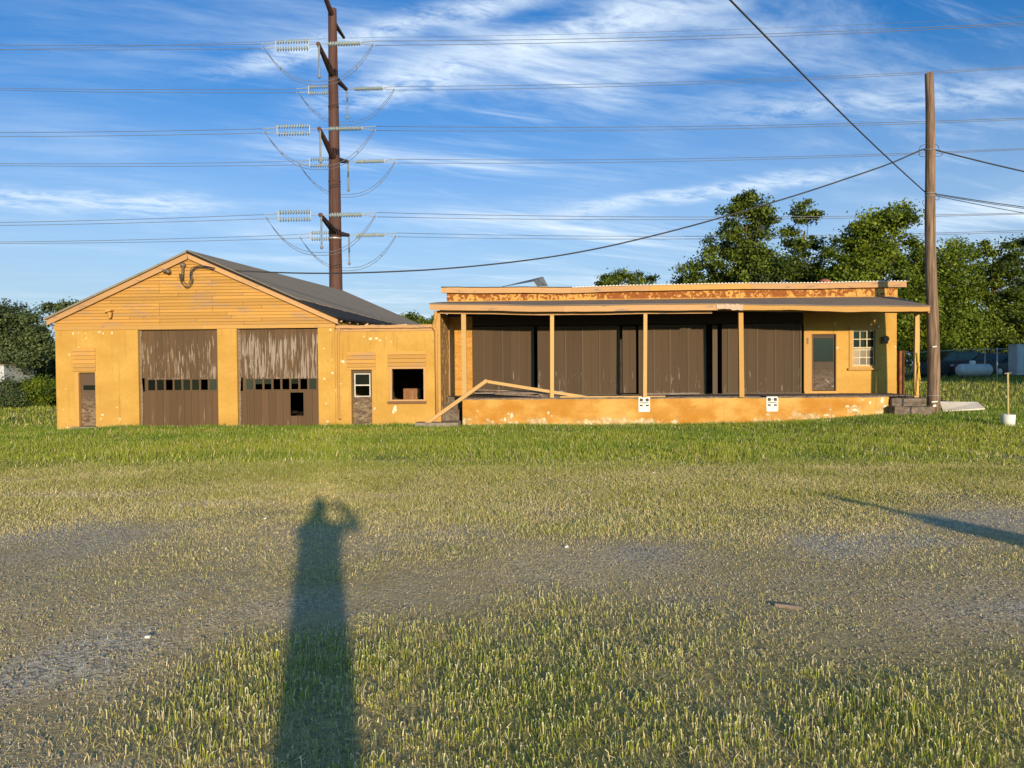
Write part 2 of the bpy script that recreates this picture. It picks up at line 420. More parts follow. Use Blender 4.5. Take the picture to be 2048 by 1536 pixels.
def mk_dock():
    a = Mat('painted_dock_concrete', 0.9)
    big = a.noise(a.pos(0.6, 1, 1.0), 1.2, 5, 0.6)
    fine = a.noise(a.pos(), 6, 6, 0.65)
    st = a.noise(a.pos(5, 1, 0.5), 1.0, 5, 0.6)
    c = a.mix(a.step(big, 0.35, 0.65), (0.54, 0.23, 0.028), (0.72, 0.42, 0.11))
    c = a.mix(a.math('MULTIPLY', a.step(st, 0.52, 0.72), 0.6), c, (0.62, 0.245, 0.03))
    z = a.xyz()[2]
    x = a.xyz()[0]
    low = a.step(a.math('SUBTRACT', z, a.math('MULTIPLY', a.step(x, 6.5, 12.0), 0.36)), 0.62, 0.0)
    worn = a.step(a.math('ADD', a.math('MULTIPLY', low, 0.20), a.noise(a.pos(1, 1, 1.3), 1.5, 8, 0.72)), 0.655, 0.74)
    c = a.mix(a.math('MULTIPLY', worn, 0.85), c, a.mix(a.step(fine, 0.45, 0.6), (0.55, 0.38, 0.19), (0.80, 0.68, 0.42)))
    grime = a.math('MULTIPLY', a.step(a.noise(a.pos(1.5, 1, 1.5, (8, 0, 2)), 1.5, 5, 0.65), 0.56, 0.68), low)
    c = a.mix(a.math('MULTIPLY', grime, 0.65), c, (0.30, 0.20, 0.10))
    a.color(c)
    a.bump(a.math('SUBTRACT', fine, worn), 0.5, 0.012)
    return a.m
MAT['dock'] = mk_dock()

# the building's paints are old and dull: scale their base colours to measured values
for _names, _k in ((('stucco', 'siding', 'trim', 'tan', 'post', 'dock', 'parapet', 'masonry', 'brick_wing', 'rail', 'chip'), 0.735), (('door_a', 'door_b', 'door_low', 'slide', 'batten', 'sill_brown', 'olddoor', 'olddoor2'), 0.60),
                   (('tan_pale', 'white', 'white_worn', 'sash', 'sign', 'sheet_white', 'pane_dust', 'cabinet', 'rawwood', 'concrete', 'concrete_pale', 'shingle', 'porch_roof', 'tank', 'box_grey'), 0.80), (('polewood',), 1.25), (('corten',), 0.8)):
    for _n in _names:
        _nt = MAT[_n].node_tree
        _b = _nt.nodes['Principled BSDF'].inputs['Base Color']
        _src = _b.links[0].from_socket
        _m = _nt.nodes.new('ShaderNodeMix')
        _m.data_type = 'RGBA'; _m.blend_type = 'MULTIPLY'
        _m.inputs[0].default_value = 1.0
        _m.inputs[7].default_value = (_k, _k, _k, 1)
        _nt.links.new(_src, _m.inputs[6])
        _nt.links.new(_m.outputs[2], _b)

def mk_leaf(name, c0, c1):
    a = Mat(name, 0.55, 0, 0.25)
    at_ = a.n('ShaderNodeAttribute', attribute_name='tint')
    c = a.mix(at_.outputs['Fac'], c0, c1)
    a.color(c)
    tr = a.n('ShaderNodeBsdfTranslucent')
    a.put(a.mix(0.5, c, tuple(q * 1.6 for q in c1)), tr.inputs[0])
    mx = a.n('ShaderNodeMixShader')
    mx.inputs[0].default_value = 0.25
    a.link(a.b.outputs[0], mx.inputs[1])
    a.link(tr.outputs[0], mx.inputs[2])
    out = [n for n in a.nt.nodes if n.type == 'OUTPUT_MATERIAL'][0]
    a.link(mx.outputs[0], out.inputs[0])
    return a.m
MAT['leaf'] = mk_leaf('leaf_green', (0.024, 0.042, 0.004), (0.145, 0.185, 0.018))
MAT['leaf_bright'] = mk_leaf('leaf_bright', (0.036, 0.065, 0.004), (0.175, 0.220, 0.016))
MAT['leaf_dark'] = mk_leaf('leaf_dark', (0.036, 0.055, 0.020), (0.120, 0.155, 0.055))

def mk_grass():
    a = Mat('grass_blades', 0.6, 0, 0.2)
    at_ = a.n('ShaderNodeAttribute', attribute_name='col')
    a.color(at_.outputs['Color'])
    tr = a.n('ShaderNodeBsdfTranslucent')
    a.link(at_.outputs['Color'], tr.inputs[0])
    mx = a.n('ShaderNodeMixShader')
    mx.inputs[0].default_value = 0.3
    a.link(a.b.outputs[0], mx.inputs[1])
    a.link(tr.outputs[0], mx.inputs[2])
    out = [n for n in a.nt.nodes if n.type == 'OUTPUT_MATERIAL'][0]
    a.link(mx.outputs[0], out.inputs[0])
    return a.m
MAT['grass'] = mk_grass()

def mk_ground():
    a = Mat('lawn_and_gravel', 0.95, 0, 0.15)
    g = a.n('ShaderNodeAttribute', attribute_name='grassy').outputs['Fac']
    peb = a.voro(a.pos(1, 1, 0.3), 55, 'Color')
    sep = a.n('ShaderNodeSeparateColor')
    a.link(peb, sep.inputs[0])
    pv = sep.outputs[0]
    n1 = a.noise(a.pos(), 2.2, 6, 0.6)
    n2 = a.noise(a.pos(), 24, 5, 0.7)
    grav = a.mix(a.step(pv, 0.05, 0.95), (0.28, 0.210, 0.110), (0.74, 0.58, 0.34))
    grav = a.mix(a.step(n1, 0.35, 0.65), grav, a.mix(n2, (0.32, 0.235, 0.115), (0.62, 0.47, 0.24)))
    soil = a.mix(a.step(n2, 0.3, 0.7), (0.20, 0.155, 0.070), (0.52, 0.415, 0.170))
    lawn = a.mix(n2, (0.13, 0.150, 0.026), (0.27, 0.275, 0.055))
    grav = a.mix(a.step(g, 0.16, 0.02), grav, a.mix(a.step(pv, 0.05, 0.95), (0.26, 0.215, 0.145), (0.70, 0.59, 0.42)))
    c = a.mix(a.step(g, 0.12, 0.5), grav, soil)
    c = a.mix(a.step(g, 0.55, 0.95), c, lawn)
    a.color(c)
    a.bump(a.math('ADD', a.math('ADD', a.math('MULTIPLY', pv, 0.8), n2), a.noise(a.pos(), 70, 3, 0.6)), 0.75, 0.014)
    return a.m
MAT['ground'] = mk_ground()
MAT['pebble'] = mk_simple('pebble', (0.20, 0.155, 0.105), (0.56, 0.45, 0.31), 90, 0.9, bs=0)

# ------------------------------------------------------------------ object helpers
WL = {}
def _link(o, wloc, parent):
    COL.objects.link(o)
    o.location = wloc
    WL[o.name] = Vector(wloc)
    if parent is not None:
        o.parent = parent
        o.matrix_parent_inverse = Matrix.Translation(-WL[parent.name])
    return o
def thing(name, label, cat, loc=(0, 0, 0), group=None):
    o = bpy.data.objects.new(name, None)
    o.empty_display_size = 0.3
    tag(o, label, cat, group)
    return _link(o, Vector(loc), None)
def tag(o, label=None, cat=None, group=None, kind=None):
    if label: o['label'] = label
    if cat: o['category'] = cat
    if group: o['group'] = group
    if kind: o['kind'] = kind
    return o

class MB:
    """collects shapes for one mesh"""
    def __init__(s):
        s.v, s.f = [], []
    def add(s, vs, fs):
        k = len(s.v)
        s.v += [tuple(q) for q in vs]
        s.f += [tuple(i + k for i in f) for f in fs]
        return s
    def box(s, x0, x1, y0, y1, z0, z1):
        return s.add([(x0, y0, z0), (x1, y0, z0), (x1, y1, z0), (x0, y1, z0), (x0, y0, z1), (x1, y0, z1), (x1, y1, z1), (x0, y1, z1)],
                     [(3, 2, 1, 0), (4, 5, 6, 7), (0, 1, 5, 4), (1, 2, 6, 5), (2, 3, 7, 6), (3, 0, 4, 7)])
    def prism(s, pts, y0, y1):
        """polygon given in x,z pushed through y"""
        n = len(pts)
        vs = [(x, y0, z) for x, z in pts] + [(x, y1, z) for x, z in pts]
        return s.add(vs, [tuple(range(n)), tuple(range(2 * n - 1, n - 1, -1))] + [(i, i + n, (i + 1) % n + n, (i + 1) % n) for i in range(n)])
    def beam(s, a, b, w, h, upv=(0, 0, 1), jit=0.0):
        a, b = Vector(a), Vector(b)
        d = (b - a).normalized()
        upv = Vector(upv)
        if abs(d.dot(upv)) > 0.95:
            upv = Vector((0, 1, 0))
        r = d.cross(upv).normalized()
        u = r.cross(d)
        vs = []
        for p in (a, b):
            for i, j in ((-1, -1), (1, -1), (1, 1), (-1, 1)):
                vs.append(p + r * (i * w / 2) + u * (j * h / 2) + Vector((random.uniform(-jit, jit), random.uniform(-jit, jit), random.uniform(-jit, jit))))
        return s.add(vs, [(3, 2, 1, 0), (4, 5, 6, 7), (0, 1, 5, 4), (1, 2, 6, 5), (2, 3, 7, 6), (3, 0, 4, 7)])
    def tube(s, pts, rad, n=8, cap=True):
        pts = [Vector(p) for p in pts]
        rad = rad if isinstance(rad, (list, tuple)) else [rad] * len(pts)
        rings = []
        ref = None
        for i, p in enumerate(pts):
            d = (pts[min(i + 1, len(pts) - 1)] - pts[max(i - 1, 0)]).normalized()
            if ref is None:
                ref = Vector((0, 0, 1)) if abs(d.z) < 0.9 else Vector((1, 0, 0))
            r = d.cross(ref).normalized()
            u = r.cross(d)
            ref = u if abs(d.dot(u)) < 0.5 else ref
            rings.append([p + (r * math.cos(t) + u * math.sin(t)) * rad[i] for t in (2 * math.pi * k / n for k in range(n))])
        vs = [q for ring in rings for q in ring]
        fs = []
        for i in range(len(pts) - 1):
            for k in range(n):
                fs.append((i * n + k, i * n + (k + 1) % n, (i + 1) * n + (k + 1) % n, (i + 1) * n + k))
        if cap:
            fs += [tuple(range(n - 1, -1, -1)), tuple(range((len(pts) - 1) * n, len(pts) * n))]
        return s.add(vs, fs)
    def grid_wall(s, x0, x1, z0, z1, y0, y1, holes, skew=None):
        """a wall slab in x,z with rectangular openings, reveals included"""
        xs = sorted({x0, x1} | {min(max(q, x0), x1) for h in holes for q in h[:2]})
        zs = sorted({z0, z1} | {min(max(q, z0), z1) for h in holes for q in h[2:]})
        def solid(i, j):
            if i < 0 or j < 0 or i >= len(xs) - 1 or j >= len(zs) - 1:
                return False
            cx, cz = (xs[i] + xs[i + 1]) / 2, (zs[j] + zs[j + 1]) / 2
            return not any(h[0] < cx < h[1] and h[2] < cz < h[3] for h in holes)
        for i in range(len(xs) - 1):
            for j in range(len(zs) - 1):
                if not solid(i, j):
                    continue
                a, b, c, d = xs[i], xs[i + 1], zs[j], zs[j + 1]
                s.add([(a, y0, c), (b, y0, c), (b, y0, d), (a, y0, d)], [(0, 1, 2, 3)])
                s.add([(a, y1, c), (b, y1, c), (b, y1, d), (a, y1, d)], [(3, 2, 1, 0)])
                if not solid(i - 1, j): s.add([(a, y0, c), (a, y1, c), (a, y1, d), (a, y0, d)], [(3, 2, 1, 0)])
                if not solid(i + 1, j): s.add([(b, y0, c), (b, y1, c), (b, y1, d), (b, y0, d)], [(0, 1, 2, 3)])
                if not solid(i, j - 1): s.add([(a, y0, c), (b, y0, c), (b, y1, c), (a, y1, c)], [(3, 2, 1, 0)])
                if not solid(i, j + 1): s.add([(a, y0, d), (b, y0, d), (b, y1, d), (a, y1, d)], [(0, 1, 2, 3)])
        return s
    def lathe(s, prof, n=12, axis='z', org=(0, 0, 0)):
        vs, fs = [], []
        for r, h in prof:
            for k in range(n):
                t = 2 * math.pi * k / n
                c, d = r * math.cos(t), r * math.sin(t)
                vs.append({'z': (c, d, h), 'x': (h, c, d), 'y': (d, h, c)}[axis])
        vs = [(a + org[0], b + org[1], c + org[2]) for a, b, c in vs]
        for i in range(len(prof) - 1):
            for k in range(n):
                fs.append((i * n + k, i * n + (k + 1) % n, (i + 1) * n + (k + 1) % n, (i + 1) * n + k))
        fs += [tuple(range(n - 1, -1, -1)), tuple(range((len(prof) - 1) * n, len(prof) * n))]
        return s.add(vs, fs)
    def build(s, name, mat, parent=None, smooth=False):
        v = np.array(s.v, dtype=float)
        lo, hi = v.min(0), v.max(0)
        org = np.array([(lo[0] + hi[0]) / 2, (lo[1] + hi[1]) / 2, lo[2]])
        me = bpy.data.meshes.new(name)
        me.from_pydata((v - org).tolist(), [], s.f)
        bm = bmesh.new()
        bm.from_mesh(me)
        bmesh.ops.recalc_face_normals(bm, faces=bm.faces)
        bm.to_mesh(me)
        bm.free()
        me.materials.append(MAT[mat])
        if smooth:
            me.polygons.foreach_set('use_smooth', [True] * len(me.polygons))
        o = bpy.data.objects.new(name, me)
        return _link(o, Vector(org), parent)
def box(name, mat, parent, x0, x1, y0, y1, z0, z1):
    return MB().box(x0, x1, y0, y1, z0, z1).build(name, mat, parent)
def copy_at(o, wloc, parent, rot=None, scale=None):
    c = o.copy()
    _link(c, Vector(wloc), parent)
    if rot is not None: c.rotation_euler = rot
    if scale is not None: c.scale = scale
    return c
def np_mesh(name, v, faces, mat, attr=None, parent=None, smooth=False):
    me = bpy.data.meshes.new(name)
    v = np.asarray(v, np.float32)
    faces = np.asarray(faces, np.int32)
    k = faces.shape[1]
    me.vertices.add(len(v))
    me.vertices.foreach_set('co', v.ravel())
    me.loops.add(faces.size)
    me.loops.foreach_set('vertex_index', faces.ravel())
    me.polygons.add(len(faces))
    me.polygons.foreach_set('loop_start', np.arange(0, faces.size, k, dtype=np.int32))
    me.polygons.foreach_set('loop_total', np.full(len(faces), k, np.int32))
    if smooth:
        me.polygons.foreach_set('use_smooth', np.ones(len(faces), bool))
    me.update(calc_edges=True)
    for nm, (typ, data) in (attr or {}).items():
        a = me.attributes.new(nm, typ, 'POINT')
        a.data.foreach_set('value' if typ == 'FLOAT' else 'color', np.asarray(data, np.float32).ravel())
    me.materials.append(MAT[mat])
    o = bpy.data.objects.new(name, me)
    return o

# ------------------------------------------------------------------ ground
def sst(a, b, x):
    t = np.clip((np.asarray(x, float) - a) / (b - a), 0, 1)
    return t * t * (3 - 2 * t)
def vnoise(x, y, s, seed=0):
    x, y = np.asarray(x, float) / s, np.asarray(y, float) / s
    ix, iy = np.floor(x), np.floor(y)
    fx, fy = x - ix, y - iy
    fx, fy = fx * fx * (3 - 2 * fx), fy * fy * (3 - 2 * fy)
    def h(i, j):
        q = np.sin(i * 127.1 + j * 311.7 + seed * 74.7) * 43758.5453
        return q - np.floor(q)
    return (h(ix, iy) * (1 - fx) + h(ix + 1, iy) * fx) * (1 - fy) + (h(ix, iy + 1) * (1 - fx) + h(ix + 1, iy + 1) * fx) * fy
def ground_z(x, y):
    x, y = np.asarray(x, float), np.asarray(y, float)
    z = 0.49 * (1 - sst(3, 27, y))
    z = z + 0.33 * sst(6.5, 12.5, x) * sst(19, 27, y) + 0.9 * sst(11, 30, x) * sst(28, 50, y)
    z = z - 0.15 * sst(-15.5, -19, x) * sst(20, 28, y) * (1 - sst(30, 40, y))
    bump = (vnoise(x, y, 1.9, 3) - 0.5) * 0.05 + (vnoise(x, y, 0.6, 5) - 0.5) * 0.02
    return z + bump * sst(0.5, 4, np.abs(y) + 1)
def grassy(x, y):
    """0 bare gravel .. 1 thick lawn"""
    n1, n2, n3 = vnoise(x, y, 2.6, 1), vnoise(x, y, 0.85, 2), vnoise(x, y, 6.5, 9)
    yy = y + (n1 - 0.5) * 2.2 + (n3 - 0.5) * 2.5 + 0.10 * x * (x > 0)
    g = 0.20 + 0.40 * sst(8.4, 11.0, yy) + 0.42 * sst(12.0, 16.0, yy)
    edge = 4.25 + (n1 - 0.5) * 1.1 + (n2 - 0.5) * 0.9 + 0.10 * np.clip(x, 0, 3)
    near = 1 - sst(edge - 0.9, edge + 0.9, y)
    g = g + near * 0.50 * sst(-2.35, -1.25, x + (n2 - 0.5) * 0.9 + 0.25 * (y - 3.5))
    g = g + (n2 - 0.5) * 0.42 * (1 - 0.75 * sst(14, 18, yy)) + (n1 - 0.5) * 0.16
    g = g - 0.13 * (1 - sst(-2.3, -0.7, x + 0.30 * y + (n1 - 0.5) * 1.6)) * (1 - sst(6.5, 8.5, y))
    # worn bare patches and wheel ruts in the lawn on the right and left
    for cx, cy, rx, ry, k in ((5.2, 13.5, 0.9, 0.5, .6), (7.2, 14.0, 1.3, 0.45, .5), (8.5, 12.2, 0.6, 1.0, .6), (9.2, 16.5, 0.35, 2.4, .45), (7.0, 17.0, 0.3, 1.8, .4),
                              (-6.6, 10.4, 1.3, 0.45, .6), (-4.3, 9.6, 1.0, 0.3, .5), (-2.2, 10.2, 0.6, 0.35, .4), (0.5, 10.4, 0.5, 0.4, .3), (3.0, 7.2, 0.9, 0.35, .3)):
        g = g - k * np.exp(-(((x - cx) / rx) ** 2 + ((y - cy) / ry) ** 2)) * (0.5 + n2)
    return np.clip(g, 0.0, 1.0)

xs = np.concatenate([[-900, -500, -250, -140, -90, -60, -42], np.arange(-32, 38.01, 0.28), [44, 60, 90, 140, 250, 500, 900]])
ys = np.concatenate([[-900, -400, -150, -60, -25, -12], np.arange(-6, 62.01, 0.28), [70, 85, 110, 150, 220, 400, 900]])
gx, gy = np.meshgrid(xs, ys)
gz = ground_z(gx, gy)
nx, ny = len(xs), len(ys)
idx = np.arange(nx * ny).reshape(ny, nx)
quads = np.stack([idx[:-1, :-1], idx[:-1, 1:], idx[1:, 1:], idx[1:, :-1]], -1).reshape(-1, 4)
gro = np_mesh('ground', np.stack([gx, gy, gz], -1).reshape(-1, 3), quads, 'ground', {'grassy': ('FLOAT', grassy(gx, gy).ravel())}, smooth=True)
COL.objects.link(gro)
tag(gro, 'patchy lawn and thin gravel lot sloping to the yellow buildings', 'ground', kind='structure')

# ------------------------------------------------------------------ gabled garage
FY = 28.0
GX0, GX1, GAX, GAZ, GS = -18.37, -7.80, -13.17, 6.40, 0.445
SK, GYE, GRISE = 0.09, 44.0, 0.10
gar = thing('gabled_garage', 'yellow gabled garage with two peeling brown bay doors', 'garage', (GAX, 28.2, 0))
D1, D2 = (-15.21, -12.20), (-11.47, -8.43)
LD = (-17.60, -16.87)
MB().grid_wall(GX0, GX1, -0.6, 3.62, FY, FY + 0.25, [(D1[0], D1[1], -0.6, 3.60), (D2[0], D2[1], -0.6, 3.61), (LD[0], LD[1], -0.6, 2.03)]).build('front_wall', 'stucco', gar)
def skewbox(m, x0, x1, y0, y1, z0, z1):
    dx = lambda y: SK * (y - FY)
    m.add([(x0 + dx(y0), y0, z0), (x1 + dx(y0), y0, z0), (x1 + dx(y1), y1, z0), (x0 + dx(y1), y1, z0), (x0 + dx(y0), y0, z1), (x1 + dx(y0), y0, z1), (x1 + dx(y1), y1, z1), (x0 + dx(y1), y1, z1)],
          [(3, 2, 1, 0), (4, 5, 6, 7), (0, 1, 5, 4), (1, 2, 6, 5), (2, 3, 7, 6), (3, 0, 4, 7)])
    return m
skewbox(MB(), GX0, GX0 + 0.22, FY + 0.26, GYE - 0.3, -0.6, 3.95).build('side_wall', 'stucco', gar)
skewbox(MB(), GX1 - 0.22, GX1, FY + 0.26, GYE - 0.3, -0.6, 3.95).build('side_wall', 'stucco', gar)
_d = SK * (GYE - FY)
MB().prism([(GX0 + _d, -0.6), (GX1 + _d, -0.6), (GX1 + _d, 4.1), (GAX + _d, 6.6), (GX0 + _d, 4.1)], GYE - 0.29, GYE - 0.05).build('rear_wall', 'interior', gar)
skewbox(MB(), GX0 + 0.23, GX1 - 0.23, FY + 0.3, GYE - 0.35, -0.1, 0.02).build('interior_floor', 'int_floor', gar)
skewbox(MB(), GX0 + 0.23, GX1 - 0.23, FY + 0.3, GYE - 0.35, 3.75, 3.80).build('interior_ceiling', 'interior', gar)
# backing behind the siding, header board, clapboards
MB().prism([(GX0, 3.64), (GX1, 3.64), (GX1, 3.96), (GAX, 6.34), (GX0, 3.98)], FY + 0.03, FY + 0.2).build('gable_backing', 'interior', gar)
box('header_board', 'trim', gar, GX0 - 0.03, -12.75, FY - 0.035, FY + 0.02, 3.615, 3.755)
box('header_board', 'trim', gar, -12.745, GX1 + 0.03, FY - 0.030, FY + 0.02, 3.612, 3.752)
row, z = 0, 3.76
while z < 6.25:
    zt = z + 0.124
    hb = (6.36 - z) / GS
    ht = max((6.36 - zt) / GS, 0.03)
    xl0, xr0 = max(GAX - hb, GX0), min(GAX + hb, GX1)
    xl1, xr1 = max(GAX - ht, GX0), min(GAX + ht, GX1)
    cuts = [xl0]
    for q in ((-14.35,) if row % 9 < 7 else ()) + ((-12.35,) if row % 3 else (-11.2,)) + ((-9.9,) if row % 4 == 1 else ()) + ((-16.2,) if row % 5 == 2 else ()):
        q += random.choice((-0.6, 0, 0, 0, 0.7))
        if xl0 + 0.5 < q < xr0 - 0.5:
            cuts.append(q)
    cuts = sorted(cuts) + [xr0]
    for a, b in zip(cuts[:-1], cuts[1:]):
        a1, b1 = (xl1 if a == xl0 else a), (xr1 if b == xr0 else b)
        a_, b_ = a + (0 if a == xl0 else 0.006), b - (0 if b == xr0 else 0.006)
        a1, b1 = max(a1, a_) if a == xl0 else a_, min(b1, b_) if b == xr0 else b_
        if b_ - a_ < 0.1 or b1 <= a1: continue
        j = random.uniform(0, 0.008); dz = random.uniform(-0.004, 0.004)
        yb, yt = FY - 0.044 - j, FY + 0.004 - j * 0.5
        MB().add([(a_, yb, z + dz), (b_, yb, z + dz), (b1, yt, zt), (a1, yt, zt), (a_, FY + 0.028, z + dz), (b_, FY + 0.028, z + dz), (b1, FY + 0.028, zt), (a1, FY + 0.028, zt)],
                 [(0, 1, 2, 3), (7, 6, 5, 4), (0, 4, 5, 1), (3, 2, 6, 7), (0, 3, 7, 4), (1, 5, 6, 2)]).build('clapboard', 'siding', gar)
    z += 0.118
    row += 1
# roof with its bargeboards
def roof_pt(side, u, y, lift=0.0):
    """u metres out from the ridge on one side"""
    return (GAX + SK * (y - FY) + side * u, y, GAZ - GS * u + GRISE * (y - FY) / (GYE - FY) + lift)
ROOF = {}
for side, ue in ((-1, 5.42), (1, 5.58)):
    m = MB()
    ny_ = 14
    vs, fs = [], []
    for i in range(ny_ + 1):
        y = 27.74 + (GYE - 27.74) * i / ny_
        for u in (0, ue):
            for l in (0.075, 0.0):
                sag = 0.0 if u == 0 else -0.02 * math.sin(i * 1.3)
                vs.append(roof_pt(side, u, y, l + sag))
    for i in range(ny_):
        k = i * 4
        fs += [(k, k + 4, k + 6, k + 2), (k + 1, k + 3, k + 7, k + 5), (k + 2, k + 6, k + 7, k + 3), (k, k + 1, k + 5, k + 4)]
    fs += [(0, 2, 3, 1), (ny_ * 4, ny_ * 4 + 1, ny_ * 4 + 3, ny_ * 4 + 2)]
    ROOF[side] = m.add(vs, fs).build('roof_slope', 'felt' if side > 0 else 'shingle', gar)
# shingle layer over the felt on the right slope, torn away near the eave in steps
m = MB()
vs, fs = [], []
N = 60
for i in range(N + 1):
    y = 27.735 + (GYE - 27.735) * i / N
    t = (y - 27.735) / (GYE - 27.735)
    ulow = min(4.15 + 2.2 * max(0, t - 0.05) ** 0.9 + 0.05 * math.sin(i * 2.1) + random.uniform(-0.05, 0.05), 5.60)
    for u in (-0.02, ulow):
        for l in (0.105, 0.078):
            vs.append(roof_pt(1, u, y, l))
for i in range(N):
    k = i * 4
    fs += [(k, k + 4, k + 6, k + 2), (k + 1, k + 3, k + 7, k + 5), (k + 2, k + 6, k + 7, k + 3), (k, k + 1, k + 5, k + 4)]
fs += [(0, 2, 3, 1), (N * 4, N * 4 + 1, N * 4 + 3, N * 4 + 2)]
m.add(vs, fs).build('shingle_layer', 'shingle', ROOF[1])
for side, ue, mt in ((-1, 5.40, 'tan'), (1, 5.55, 'tan')):
    a, b = roof_pt(side, 0, 27.8, -0.004), roof_pt(side, ue, 27.8, -0.004)
    MB().prism([(a[0], a[2]), (b[0], b[2]), (b[0], b[2] - 0.20), (a[0] + side * 0.02, a[2] - 0.215)], 27.84, 27.915).build('bargeboard', mt, gar)
for k in range(9):
    y = 28.35 + k * 0.95
    p = roof_pt(1, 5.52, y, -0.07)
    MB().beam((p[0] - 0.9, y, p[2] + 0.40), (p[0] + random.uniform(-0.02, 0.06), y, p[2]), 0.07, 0.12).build('rafter_tail', 'tan_pale', gar)

def bay_door(xa, xb, mat, hole=None):
    y0 = FY + 0.17
    ww = xb - xa
    dr = MB().grid_wall(xa + 0.14, xb - 0.015, 1.30, 1.80, y0 + 0.012, y0 + 0.05, [(xa + 0.27 + i * (ww - 0.33) / 8, xa + 0.27 + i * (ww - 0.33) / 8 + 0.265, 1.345, 1.735) for i in range(8)]).build('bay_door', mat, gar)
    nb = 11
    for i in range(nb):
        a = xa + 0.02 + i * (ww - 0.035) / nb
        b = xa + 0.02 + (i + 1) * (ww - 0.035) / nb - 0.008
        j = random.uniform(0, 0.006)
        box('plank', mat, dr, a, b, y0 + j, y0 + 0.045, 1.802, 3.60)
        if hole and a < hole[1] and b > hole[0]:
            if a < hole[0] - 0.03:
                box('plank', 'door_low', dr, a, hole[0], y0 + j, y0 + 0.045, -0.25, 1.298)
            if b > hole[1] + 0.03:
                box('plank', 'door_low', dr, hole[1], b, y0 + j, y0 + 0.045, -0.25, 1.298)
            box('plank', 'door_low', dr, max(a, hole[0]), min(b, hole[1]), y0 + j, y0 + 0.045, hole[3], 1.298)
            box('plank', 'door_low', dr, max(a, hole[0]), min(b, hole[1]), y0 + j, y0 + 0.045, -0.25, hole[2])
        else:
            box('plank', 'door_low', dr, a, b, y0 + j, y0 + 0.045, -0.25, 1.298)
    for i in range(8):
        a = xa + 0.27 + i * (ww - 0.33) / 8
        if (i in (2, 6) and not hole) or (hole and i in (3, 4, 6)):
            continue                               # broken out
        lo = 1.345 if not (hole and i in (1, 2, 5)) else 1.55
        box('pane', random.choice(('pane', 'pane_green', 'pane')), dr, a, a + 0.265, y0 + 0.028, y0 + 0.034, lo, 1.735)
    # ragged weather strip down the left jamb
    m = MB()
    pts = []
    for i in range(26):
        zq = -0.2 + i * 3.78 / 25
        pts.append((xa + 0.075 + random.uniform(-0.02, 0.02), zq))
    vs = []
    for px_, zq in pts:
        vs += [(xa + 0.002, y0 - 0.03, zq), (px_, y0 - 0.05, zq)]
    m.add(vs, [(2 * i, 2 * i + 1, 2 * i + 3, 2 * i + 2) for i in range(25)])
    vs2 = [(x, y + 0.02, zq) for x, y, zq in vs]
    m.add(vs2, [(2 * i + 2, 2 * i + 3, 2 * i + 1, 2 * i) for i in range(25)])
    m.build('weather_strip', 'rawwood', dr)
    return dr
bay_door(D1[0], D1[1], 'door_a')
h0, h1 = at(581, 800, FY + 0.17).x, at(607, 800, FY + 0.17).x
bay_door(D2[0], D2[1], 'door_b', (h0, h1, 0.36, at(581, 785, FY + 0.17).z))
# clutter seen through the hole in the right bay door
box('stored_box', 'clutter', gar, h0 + 0.25, h0 + 0.62, 29.3, 29.9, 0.02, 0.62)
# narrow left door
y0 = FY + 0.10
ld = box('entry_door', 'olddoor', gar, LD[0] + 0.10, LD[1] - 0.012, y0 + 0.03, y0 + 0.075, 0.02, 2.0)
for a, b in ((0.10, 0.30), (0.34, 0.55), (0.59, 0.80), (0.84, 1.06), (1.10, 1.36), (1.56, 1.95)):
    box('panel', 'olddoor', ld, LD[0] + 0.15 + random.uniform(0, 0.02), LD[1] - 0.06 - random.uniform(0, 0.02), y0 + 0.012 + random.uniform(0, 0.012), y0 + 0.028, a, b - 0.012)
box('pane', 'pane', ld, LD[0] + 0.20, LD[1] - 0.05, y0 + 0.018, y0 + 0.028, 1.37, 1.55)
box('door_jamb', 'trim', gar, LD[0] - 0.02, LD[0] + 0.098, FY - 0.012, y0 + 0.02, -0.1, 2.03)
box('door_threshold', 'concrete_pale', gar, LD[0] - 0.15, LD[1] + 0.08, FY - 0.16, FY + 0.09, -0.3, 0.012)
def infill(root, x0, x1, z0, z1, n, mat='siding'):
    for i in range(n):
        a, b = z0 + (z1 - z0) * i / n, z0 + (z1 - z0) * (i + 1) / n
        j = random.uniform(0, 0.006)
        MB().add([(x0, FY - 0.044 - j, a + 0.012), (x1, FY - 0.044 - j, a + 0.012), (x1, FY - 0.008, b), (x0, FY - 0.008, b), (x0, FY + 0.01, a + 0.012), (x1, FY + 0.01, a + 0.012), (x1, FY + 0.01, b), (x0, FY + 0.01, b)],
                 [(0, 1, 2, 3), (7, 6, 5, 4), (0, 4, 5, 1), (3, 2, 6, 7), (0, 3, 7, 4), (1, 5, 6, 2)]).build('infill_board', mat, root)
infill(gar, LD[0] - 0.10, LD[1] + 0.03, 2.06, 2.95, 6)

